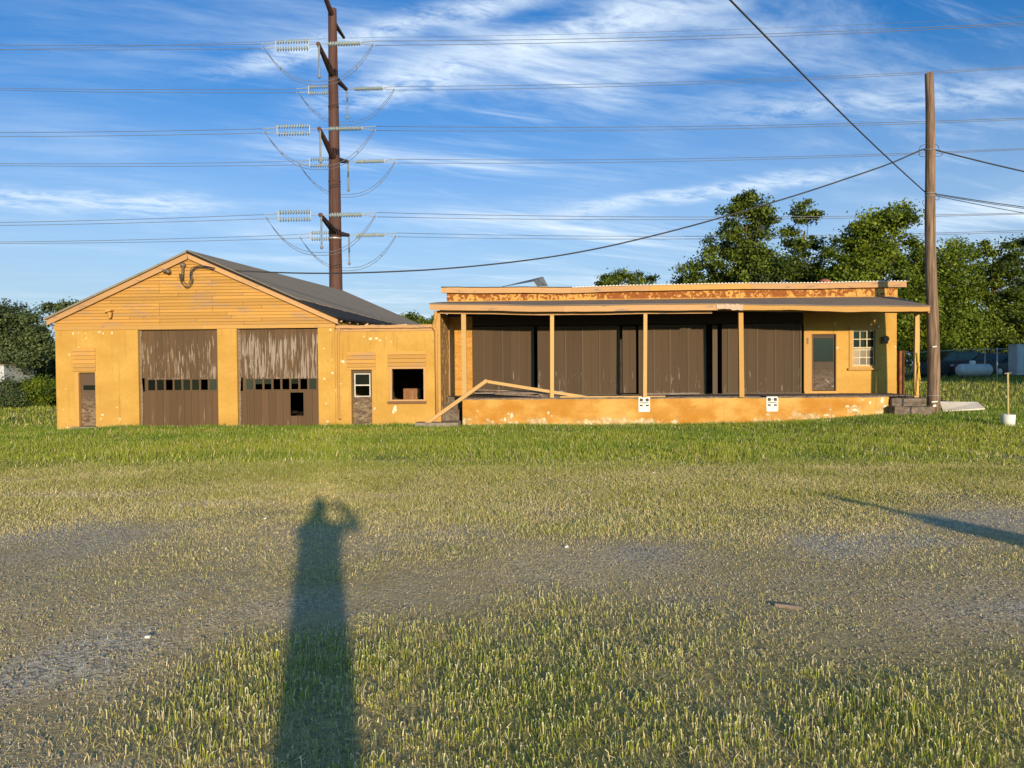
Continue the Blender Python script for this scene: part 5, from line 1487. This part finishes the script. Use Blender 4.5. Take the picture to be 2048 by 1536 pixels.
def tree(label, Y, pl, n, size, mat, trunk_px, seed, group, thick=1.0, trunk_r=0.25, name='tree', fill=0.6, clump=0.34, droop=0.0, zbase=None):
    lobes = []
    for px_, py_, rx, ry in pl:
        c = at(px_, py_, Y)
        s = Y / F
        lobes.append((c.x, c.y + random.uniform(-1, 1) * rx * s * 0.5, c.z, rx * s, rx * s * thick * 0.9, ry * s))
    tx = at(trunk_px, 740, Y).x
    zb = float(ground_z(tx, Y)) if zbase is None else zbase
    t = thing(name, label, 'tree' if name != 'shrub' else 'shrub', (tx, Y, zb), group)
    cc, o = leaf_mesh('crown', lobes, int(n * 2.0), size * 0.68, mat, t, seed, fill, clump, droop)
    r = random.Random(seed)
    top = max(l[2] for l in lobes)
    lx = sum(l[0] for l in lobes) / len(lobes)
    m = MB()
    hh = top - zb
    pts = [Vector((tx + (lx - tx) * s + r.uniform(-0.12, 0.12), Y + r.uniform(-0.1, 0.1), zb - 0.3 + (hh * 0.9 + 0.3) * s)) for s in np.linspace(0, 1, 8)]
    m.tube(pts, [trunk_r * (1 - 0.85 * s) + 0.02 for s in np.linspace(0, 1, 8)], 8)
    sel = cc[np.random.default_rng(seed + 1).choice(len(cc), min(26, len(cc)), replace=False)]
    for c in sel:
        c = Vector(c)
        s = min(max((c.z - zb) / hh * 0.62 + r.uniform(-0.05, 0.05), 0.15), 0.9)
        i = s * 7
        q = pts[int(i)].lerp(pts[min(int(i) + 1, 7)], i - int(i))
        mid = q.lerp(c, 0.5) + Vector((r.uniform(-0.3, 0.3), r.uniform(-0.3, 0.3), r.uniform(0, 0.5)))
        m.tube([q, mid, c], [trunk_r * 0.32 * (1.1 - s), trunk_r * 0.2 * (1.1 - s), 0.012], 5)
    m.build('trunk', 'bark', t, True)
    return t
GR = 'trees of the grove behind the warehouse'
tree('tallest tree of the grove, narrow crown rising above the sagging cable', 58, ((1500, 408, 36, 24), (1530, 432, 30, 26), (1478, 432, 26, 18), (1500, 470, 52, 34), (1452, 505, 45, 28), (1440, 545, 60, 40), (1520, 545, 55, 50), (1500, 620, 60, 50)), 15000, 0.34, 'leaf', 1500, 21, GR)
tree('low leafy tree at the left foot of the grove over the warehouse roof', 62, ((1402, 552, 42, 24), (1372, 566, 22, 12), (1430, 585, 50, 30), (1400, 620, 50, 40)), 6000, 0.32, 'leaf', 1410, 22, GR)
tree('thin see-through tree second from the left in the grove', 61, ((1600, 428, 30, 20), (1628, 436, 22, 18), (1582, 470, 32, 26), (1612, 520, 30, 44), (1640, 560, 35, 30), (1590, 570, 45, 40), (1600, 640, 55, 50)), 9000, 0.32, 'leaf', 1612, 23, GR)
tree('broad bright tree in the middle of the grove left of the pole', 57, ((1768, 438, 52, 22), (1795, 432, 30, 20), (1722, 468, 34, 20), (1775, 490, 55, 40), (1745, 545, 70, 50), (1700, 560, 50, 40), (1690, 505, 26, 24), (1760, 640, 80, 60)), 19000, 0.34, 'leaf_bright', 1755, 24, GR)
tree('dense vine-hung tree right behind the wooden pole', 58.5, ((1885, 505, 45, 32), (1842, 525, 42, 42), (1905, 565, 60, 55), (1860, 620, 65, 70), (1920, 645, 50, 55), (1830, 655, 45, 60), (1895, 680, 55, 26)), 24000, 0.30, 'leaf_bright', 1880, 25, GR, droop=1.6, fill=0.75)
tree('darker tree right of the vine-hung one, above the parked cars', 60, ((1962, 512, 38, 28), (2000, 525, 28, 32), (1980, 570, 45, 45), (2000, 630, 42, 50), (1960, 670, 48, 40), (2020, 690, 40, 30)), 13000, 0.32, 'leaf', 1985, 26, GR)
tree('dark tree at the far right edge of the grove', 66, ((2048, 503, 34, 28), (2075, 545, 50, 48), (2052, 600, 40, 55), (2085, 660, 60, 60), (2040, 690, 40, 40)), 12000, 0.34, 'leaf_dark', 2060, 27, GR)
tree('shaded tree filling the back of the grove between its two tall crowns', 72, ((1560, 540, 60, 45), (1660, 540, 55, 50), (1480, 580, 80, 40), (1660, 600, 80, 60), (1560, 620, 80, 50)), 9000, 0.42, 'leaf_dark', 1600, 28, GR)
tree('shaded tree behind the parked cars at the right', 75, ((1850, 640, 70, 70), (1960, 660, 80, 60), (2060, 670, 80, 60), (1900, 720, 120, 30), (2020, 720, 90, 30)), 11000, 0.42, 'leaf_dark', 1950, 29, GR)
tree('small round tree top alone above the middle of the warehouse roof', 90, ((1247, 562, 38, 18), (1212, 566, 26, 15), (1285, 564, 26, 13), (1245, 590, 60, 25)), 5000, 0.42, 'leaf', 1245, 30, 'distant trees')
tree('far tree tops over the annex roof by the garage', 85, ((805, 638, 26, 10), (842, 640, 24, 12), (865, 642, 14, 10), (830, 660, 50, 20)), 4000, 0.40, 'leaf', 830, 31, 'distant trees')
tree('large grey green tree at the left edge of the view', 52, ((28, 632, 42, 24), (75, 648, 28, 22), (30, 672, 46, 34), (82, 690, 34, 34), (-30, 640, 50, 40), (20, 715, 60, 30)), 14000, 0.27, 'leaf_dark', 40, 32, 'trees left of the garage', fill=0.7)
tree('tree whose branch reaches out above the garage left eave', 50, ((108, 617, 28, 12), (140, 616, 24, 12), (85, 622, 10, 10), (180, 630, 40, 22), (230, 645, 60, 25), (200, 690, 60, 40)), 7000, 0.27, 'leaf_dark', 210, 33, 'trees left of the garage')
tree('dark low tree just left of the garage wall', 58, ((95, 705, 32, 28), (60, 722, 60, 18), (110, 730, 40, 25), (10, 735, 50, 16)), 8000, 0.30, 'leaf_dark', 95, 34, 'trees left of the garage')
tree('bright green shrub on the lawn left of the garage', 44, ((78, 775, 32, 18), (95, 785, 28, 20), (60, 785, 26, 18)), 6000, 0.17, 'leaf_bright', 78, 35, 'shrubs left of the garage', name='shrub', trunk_r=0.08)
tree('dark shrub at the left edge below the shed', 43, ((15, 780, 26, 20), (25, 800, 24, 14), (-15, 785, 30, 25), (45, 792, 20, 14)), 5000, 0.17, 'leaf_dark', 15, 36, 'shrubs left of the garage', name='shrub', trunk_r=0.08)
tree('dry pale shrub against the back of the garage corner', 46, ((105, 792, 22, 16), (120, 790, 22, 20)), 2500, 0.16, 'leaf', 110, 37, 'shrubs left of the garage', name='shrub', trunk_r=0.06)
for k_, (x_, y_, lab) in enumerate(((30.6, 34.0, 'unseen tree added to shade the tank, nearest the pole'), (33.4, 33.0, 'unseen tree added to shade the tank, second from the pole'), (36.6, 31.5, 'unseen tree added to shade the tank, third from the pole'), (40.5, 31.5, 'unseen tree added to shade the tank, farthest from the pole'))):  # added trees out of view, placed so the tank and cars fall in shade
    zb_ = float(ground_z(x_, y_))
    t = thing('tree', lab, 'tree', (x_, y_, zb_), 'unseen shade trees added right of the view')
    cc_, _o = leaf_mesh('crown', [(x_, y_, zb_ + 4.2, 2.2, 2.2, 2.6), (x_ + 0.8, y_ + 0.5, zb_ + 5.6, 1.6, 1.6, 1.4), (x_ - 1.0, y_, zb_ + 3.2, 1.6, 1.6, 1.5)], 9000, 0.36, 'leaf', t, 80 + k_)
    MB().tube([(x_, y_, zb_ - 0.3), (x_ + 0.1, y_, zb_ + 2.5), (x_, y_, zb_ + 5.5)], [0.22, 0.16, 0.04], 8).build('trunk', 'bark', t, True)
lob = [(x, 190 + 20 * math.sin(x * 0.05), 3.0, 11, 8, 4.0 + 1.5 * math.sin(x * 0.13)) for x in range(-260, 300, 9)]
_, fw_ = leaf_mesh('far_woods', lob, 26000, 1.5, 'leaf_dark', None, 40, clump=1.2)
tag(fw_, 'far dark line of woods along the horizon', 'woods', kind='stuff')

# ------------------------------------------------------------------ grass, weeds and pebbles
def scatter(n, y0, y1, seed, pw=1.0):
    r = np.random.default_rng(seed)
    y = (y0 ** pw + (y1 ** pw - y0 ** pw) * r.random(n)) ** (1 / pw)
    lo, hi = -0.80 * y - 1.6, 0.68 * y + 1.8
    x = lo + (hi - lo) * r.random(n)
    return r, x, y
def clear_of_buildings(x, y):
    inside = (y > 27.93) & (y < 44) & (x > -18.45) & (x < 13.6)
    step = (x > -4.8) & (x < -3.1) & (y > 27.3)
    step2 = (x > 12.1) & (x < 13.45) & (y > 27.4)
    return ~(inside | step | step2)
def blades(name, label, n, y0, y1, seed, hmin, hmax, wid, pw, thr, palette, cat, near=False):
    r, x, y = scatter(n, y0, y1, seed, pw)
    # gather the blades in tufts
    k = r.integers(0, n, n // 6)
    tx, ty = x[k], y[k]
    j = r.integers(0, len(k), n)
    tuft = r.random(n) < (0.62 if near else 0.5)
    sp = 0.035 if near else 0.06
    x = np.where(tuft, tx[j] + r.normal(size=n) * sp, x)
    y = np.where(tuft, ty[j] + r.normal(size=n) * sp, y)
    g = grassy(x, y)
    keep = (r.random(n) < np.clip(thr(g, x, y), 0, 1)) & clear_of_buildings(x, y)
    x, y, g = x[keep], y[keep], g[keep]
    n = len(x)
    z = ground_z(x, y) - 0.01
    h = (hmin + (hmax - hmin) * r.random(n) ** 1.5) * (0.55 + 0.65 * g) * (0.6 + 0.8 * vnoise(x, y, 1.1, 21))
    w = wid * (0.7 + 0.6 * r.random(n))
    if name == 'dry_stubble':
        fine_ = np.clip(y / 8.0, 0.72, 1.15)        # finer growth where the lot is most trodden, near the view
        h, w = h * fine_, w * fine_
    th = r.random(n) * 2 * math.pi
    dx, dy = np.cos(th), np.sin(th)
    ln = h * ((0.08 + 0.35 * r.random(n) ** 3) if near else (0.15 + (2.2 if name == 'dry_stubble' else 0.5) * r.random(n) ** 2))
    ph = r.random(n) * 2 * math.pi
    lx, ly = np.cos(ph) * ln, np.sin(ph) * ln
    c = palette(r, g, x, y, n)
    if near:
        seed_head = r.random(n) < 0.45
        tw = np.where(seed_head, 1.15, 0.25)
        tz = np.where(seed_head, 0.80, 0.62)
        v = np.stack([np.stack([x - dx * w, y - dy * w, z], -1), np.stack([x + dx * w, y + dy * w, z], -1),
                      np.stack([x + dx * w * 0.85 + lx * 0.4, y + dy * w * 0.85 + ly * 0.4, z + h * tz], -1), np.stack([x - dx * w * 0.85 + lx * 0.4, y - dy * w * 0.85 + ly * 0.4, z + h * tz], -1),
                      np.stack([x + dx * w * tw + lx, y + dy * w * tw + ly, z + h], -1), np.stack([x - dx * w * tw + lx, y - dy * w * tw + ly, z + h], -1)], 1).reshape(-1, 3)
        b = np.arange(n)[:, None] * 6
        f = np.concatenate([b + np.array([[0, 1, 2, 3]]), b + np.array([[3, 2, 4, 5]])], 0)
        tip = np.where(seed_head[:, None], np.array([[0.80, 0.76, 0.54]]), c)
        cc = np.stack([c, c, c, c, tip, tip], 1).reshape(-1, 3)
    else:
        v = np.stack([np.stack([x - dx * w, y - dy * w, z], -1), np.stack([x + dx * w, y + dy * w, z], -1), np.stack([x + lx, y + ly, z + h], -1)], 1).reshape(-1, 3)
        f = np.arange(3 * n).reshape(-1, 3)
        cc = np.repeat(c, 3, 0)
    col = np.concatenate([cc, np.ones((len(cc), 1))], 1)
    o = np_mesh(name, v, f, 'grass', {'col': ('FLOAT_COLOR', col)})
    COL.objects.link(o)
    tag(o, label, cat, kind='stuff')
    return o
def pal(green, yellow, straw, gmix):
    green, yellow, straw = (np.array(q)[None] for q in (green, yellow, straw))
    def f(r, g, x, y, n):
        a = np.clip(gmix(g, x, y) + 0.22 * r.normal(size=n), 0, 1)[:, None]
        c = yellow * (1 - a) + green * a
        s = (r.random(n) < 0.10 + 0.42 * (1 - g))[:, None]
        c = np.where(s, straw * (0.7 + 0.6 * r.random(n))[:, None], c)
        return c * (0.75 + 0.5 * r.random(n))[:, None]
    return f
GREEN, YELL, STRAW = (0.175, 0.255, 0.028), (0.400, 0.405, 0.070), (0.60, 0.50, 0.26)
blades('weed_tufts', 'yellow green weed stems with pale seed heads in the near gravel', 250000, 2.3, 8.6, 51, 0.018, 0.064, 0.0021, 1.6,
       lambda g, x, y: (0.05 + 1.35 * (g - 0.33)) * (0.40 + 1.5 * sst(0.35, 0.72, vnoise(x, y, 0.16, 71))) + 0.20 * sst(0.42, 0.8, vnoise(x, y, 0.3, 72)), pal(GREEN, YELL, STRAW, lambda g, x, y: g * 0.9 - 0.32), 'weeds', True)
blades('dry_stubble', 'short dry stubble covering the gravel', 860000, 2.3, 15.5, 55, 0.014, 0.055, 0.0044, 1.5,
       lambda g, x, y: (0.78 + 0.4 * g + 0.6 * (vnoise(x, y, 0.35, 33) - 0.5) + 0.4 * (vnoise(x, y, 1.3, 34) - 0.5)) * (1 - 0.85 * sst(11.5, 15.5, y)) * (0.85 + 0.15 * sst(0.0, 0.16, g)), pal((0.30, 0.29, 0.060), (0.58, 0.49, 0.17), (0.72, 0.60, 0.34), lambda g, x, y: g * 0.8 - 0.05), 'stubble')
blades('sparse_grass', 'thin yellowing grass across the middle of the lot', 330000, 6.6, 22.0, 52, 0.025, 0.075, 0.0055, 1.6,
       lambda g, x, y: (0.02 + 1.2 * (g - 0.30)) * sst(7.0, 8.8, y + 1.2 * (vnoise(x, y, 0.9, 96) - 0.5)) * (1 - sst(17.5, 21.5, y + 2.5 * (vnoise(x, y, 1.7, 97) - 0.5))), pal(GREEN, YELL, STRAW, lambda g, x, y: (g - 0.45) * 1.1 + 0.04 * (y - 12)), 'grass')
blades('lawn_grass', 'thick green grass in front of the buildings', 280000, 14.0, 30.5, 53, 0.04, 0.125, 0.010, 1.3,
       lambda g, x, y: 0.9 * g * sst(14.0, 18.5, y + 3.0 * (vnoise(x, y, 1.7, 95) - 0.5)), pal((0.125, 0.215, 0.016), (0.320, 0.335, 0.040), STRAW, lambda g, x, y: 0.02 + 0.062 * (y - 15.5) + 0.9 * (vnoise(x, y, 2.3, 91) - 0.5)), 'grass')
blades('rear_grass', 'rough meadow grass behind and beside the buildings', 90000, 30.0, 62.0, 54, 0.06, 0.20, 0.022, 1.2,
       lambda g, x, y: 0.9 * g, pal((0.105, 0.180, 0.018), (0.300, 0.310, 0.042), STRAW, lambda g, x, y: 0.35 + 0 * g), 'grass')
# pebbles
r, x, y = scatter(110000, 2.3, 13.0, 61, 1.5)
g = grassy(x, y)
k = r.random(len(x)) < np.clip(1.1 - 1.5 * g, 0.03, 1)
x, y = x[k], y[k]
n = len(x)
s = 0.003 + 0.009 * r.random(n) ** 3
oct_ = np.array([(1, 0, 0), (0, 1, 0), (-1, 0, 0), (0, -1, 0), (0, 0, 0.8), (0, 0, -0.5)])
of = np.array([(0, 1, 4), (1, 2, 4), (2, 3, 4), (3, 0, 4)])
z = ground_z(x, y)
v = (np.stack([x, y, z + s * 0.2], -1)[:, None] + oct_[None] * s[:, None, None] * (0.6 + 0.8 * r.random((n, 6, 1)))).reshape(-1, 3)
o = np_mesh('gravel_stones', v, (np.arange(n)[:, None, None] * 6 + of[None]).reshape(-1, 3), 'pebble')
COL.objects.link(o)
tag(o, 'loose grey gravel stones scattered over the lot', 'gravel', kind='stuff')
def on_ground(px_, py_):
    d = fw + rt * ((px_ - CX) / F) - up * ((py_ - CY) / F)
    z_ = 0.4
    for _ in range(6):
        q = CAM + d * ((z_ - CAM.z) / d.z)
        z_ = float(ground_z(q.x, q.y))
    return Vector((q.x, q.y, z_))
a, b = on_ground(1550, 1213), on_ground(1605, 1219)
plank('dry_stick', 'dry stick lying on the gravel at lower right', a + Vector((0, 0, 0.012)), b + Vector((0, 0, 0.012)), 0.025, 0.02, 'rawwood', 'stick', jit=0.004)
for k, (px_, py_, lab) in enumerate(((530, 1041, 'white scrap beside the photographer shadow'), (1133, 1098, 'small white scrap in the middle of the gravel'), (1307, 948, 'white scrap in the grass below the painted X'), (295, 1281, 'pale scrap on the gravel at lower left'))):
    p = on_ground(px_, py_)
    m = MB().beam(p + Vector((-0.012, 0, 0.02)), p + Vector((0.012, 0.006, 0.024)), 0.016, 0.010, (0, 0, 1), 0.005)
    tag(m.build('paper_scrap', 'white', None), lab, 'litter', 'litter on the lot')

# ------------------------------------------------------------------ the people behind the view, who cast the shadows
def person(label, loc, joints, edges, hair=True):
    t = thing('person', label, 'person', loc)
    me = bpy.data.meshes.new('body')
    names = list(joints)
    me.from_pydata([joints[k][0] for k in names], [], [])
    bm = bmesh.new(); bm.from_mesh(me); bm.verts.ensure_lookup_table()
    for a_, b_ in edges:
        bm.edges.new((bm.verts[names.index(a_)], bm.verts[names.index(b_)]))
    lay = bm.verts.layers.skin.verify()
    for i, k in enumerate(names):
        r_ = joints[k][1]
        bm.verts[i][lay].radius = r_ if isinstance(r_, tuple) else (r_, r_)
        bm.verts[i][lay].use_root = (k == 'pelvis')
    bm.to_mesh(me); bm.free()
    me.materials.append(MAT['cloth'])
    o = bpy.data.objects.new('body', me)
    _link(o, Vector(loc), t)
    o.modifiers.new('skin', 'SKIN')
    sb = o.modifiers.new('smooth', 'SUBSURF'); sb.levels = 1; sb.render_levels = 2
    hx, hy, hz = joints['head'][0]
    h = MB().lathe([(0.03, -0.05), (0.085, 0.0), (0.10, 0.06), (0.085, 0.12), (0.03, 0.15)], 12, 'z', (loc[0] + hx, loc[1] + hy - 0.02, loc[2] + hz)).build('hair', 'hair', t, True)
    return t
gz0 = float(ground_z(0, -0.3))
S = 0.17
J = {'pelvis': ((0, 0, 0.95), (0.19, 0.13)), 'waist': ((0, 0, 1.12), (0.185, 0.12)), 'chest': ((0, 0, 1.33), (0.205, 0.13)), 'neck': ((0, 0.0, 1.49), 0.06), 'head': ((-0.02, 0.02, 1.62), (0.085, 0.10)), 'crown': ((-0.02, 0.02, 1.72), (0.07, 0.08)),
     'shr': ((0.19, 0, 1.44), 0.065), 'elr': ((0.40, 0.10, 1.42), 0.055), 'war': ((0.20, 0.18, 1.62), 0.05), 'har': ((0.10, 0.19, 1.66), (0.055, 0.045)),
     'shl': ((-0.19, 0, 1.44), 0.065), 'ell': ((-0.27, 0.12, 1.33), 0.05), 'wal': ((-0.12, 0.21, 1.56), 0.035), 'hal': ((-0.08, 0.22, 1.60), (0.04, 0.03)),
     'hipr': ((0.09, 0, 0.88), 0.12), 'knr': ((0.085, 0.01, 0.48), 0.10), 'anr': ((0.085, -0.01, 0.09), 0.085), 'tor': ((0.10, 0.16, 0.04), (0.05, 0.04)),
     'hipl': ((-0.09, 0, 0.88), 0.12), 'knl': ((-0.085, 0.01, 0.48), 0.10), 'anl': ((-0.085, -0.01, 0.09), 0.085), 'tol': ((-0.10, 0.16, 0.04), (0.05, 0.04))}
E_ = [('pelvis', 'waist'), ('waist', 'chest'), ('chest', 'neck'), ('neck', 'head'), ('head', 'crown'), ('chest', 'shr'), ('shr', 'elr'), ('elr', 'war'), ('war', 'har'), ('chest', 'shl'), ('shl', 'ell'), ('ell', 'wal'), ('wal', 'hal'),
      ('pelvis', 'hipr'), ('hipr', 'knr'), ('knr', 'anr'), ('anr', 'tor'), ('pelvis', 'hipl'), ('hipl', 'knl'), ('knl', 'anl'), ('anl', 'tol')]
person('photographer in dark clothes holding a phone up to the face', (0.06, -0.36, gz0), J, E_)
ph_ = box('phone', 'car_black', None, -0.075, 0.075, -0.11, -0.10, CAM.z - 0.05, CAM.z + 0.03)
tag(ph_, 'black phone held up by the photographer', 'phone')
J2 = dict(J)
J2.update({'elr': ((0.26, 0.0, 1.15), 0.05), 'war': ((0.27, 0.06, 0.90), 0.035), 'har': ((0.26, 0.08, 0.80), (0.03, 0.04)), 'ell': ((-0.26, 0.0, 1.15), 0.05), 'wal': ((-0.27, 0.06, 0.90), 0.035), 'hal': ((-0.26, 0.08, 0.80), (0.03, 0.04))})
person('companion in dark clothes standing to the right of the photographer', (6.60, -0.10, float(ground_z(6.60, -0.1))), J2, E_)
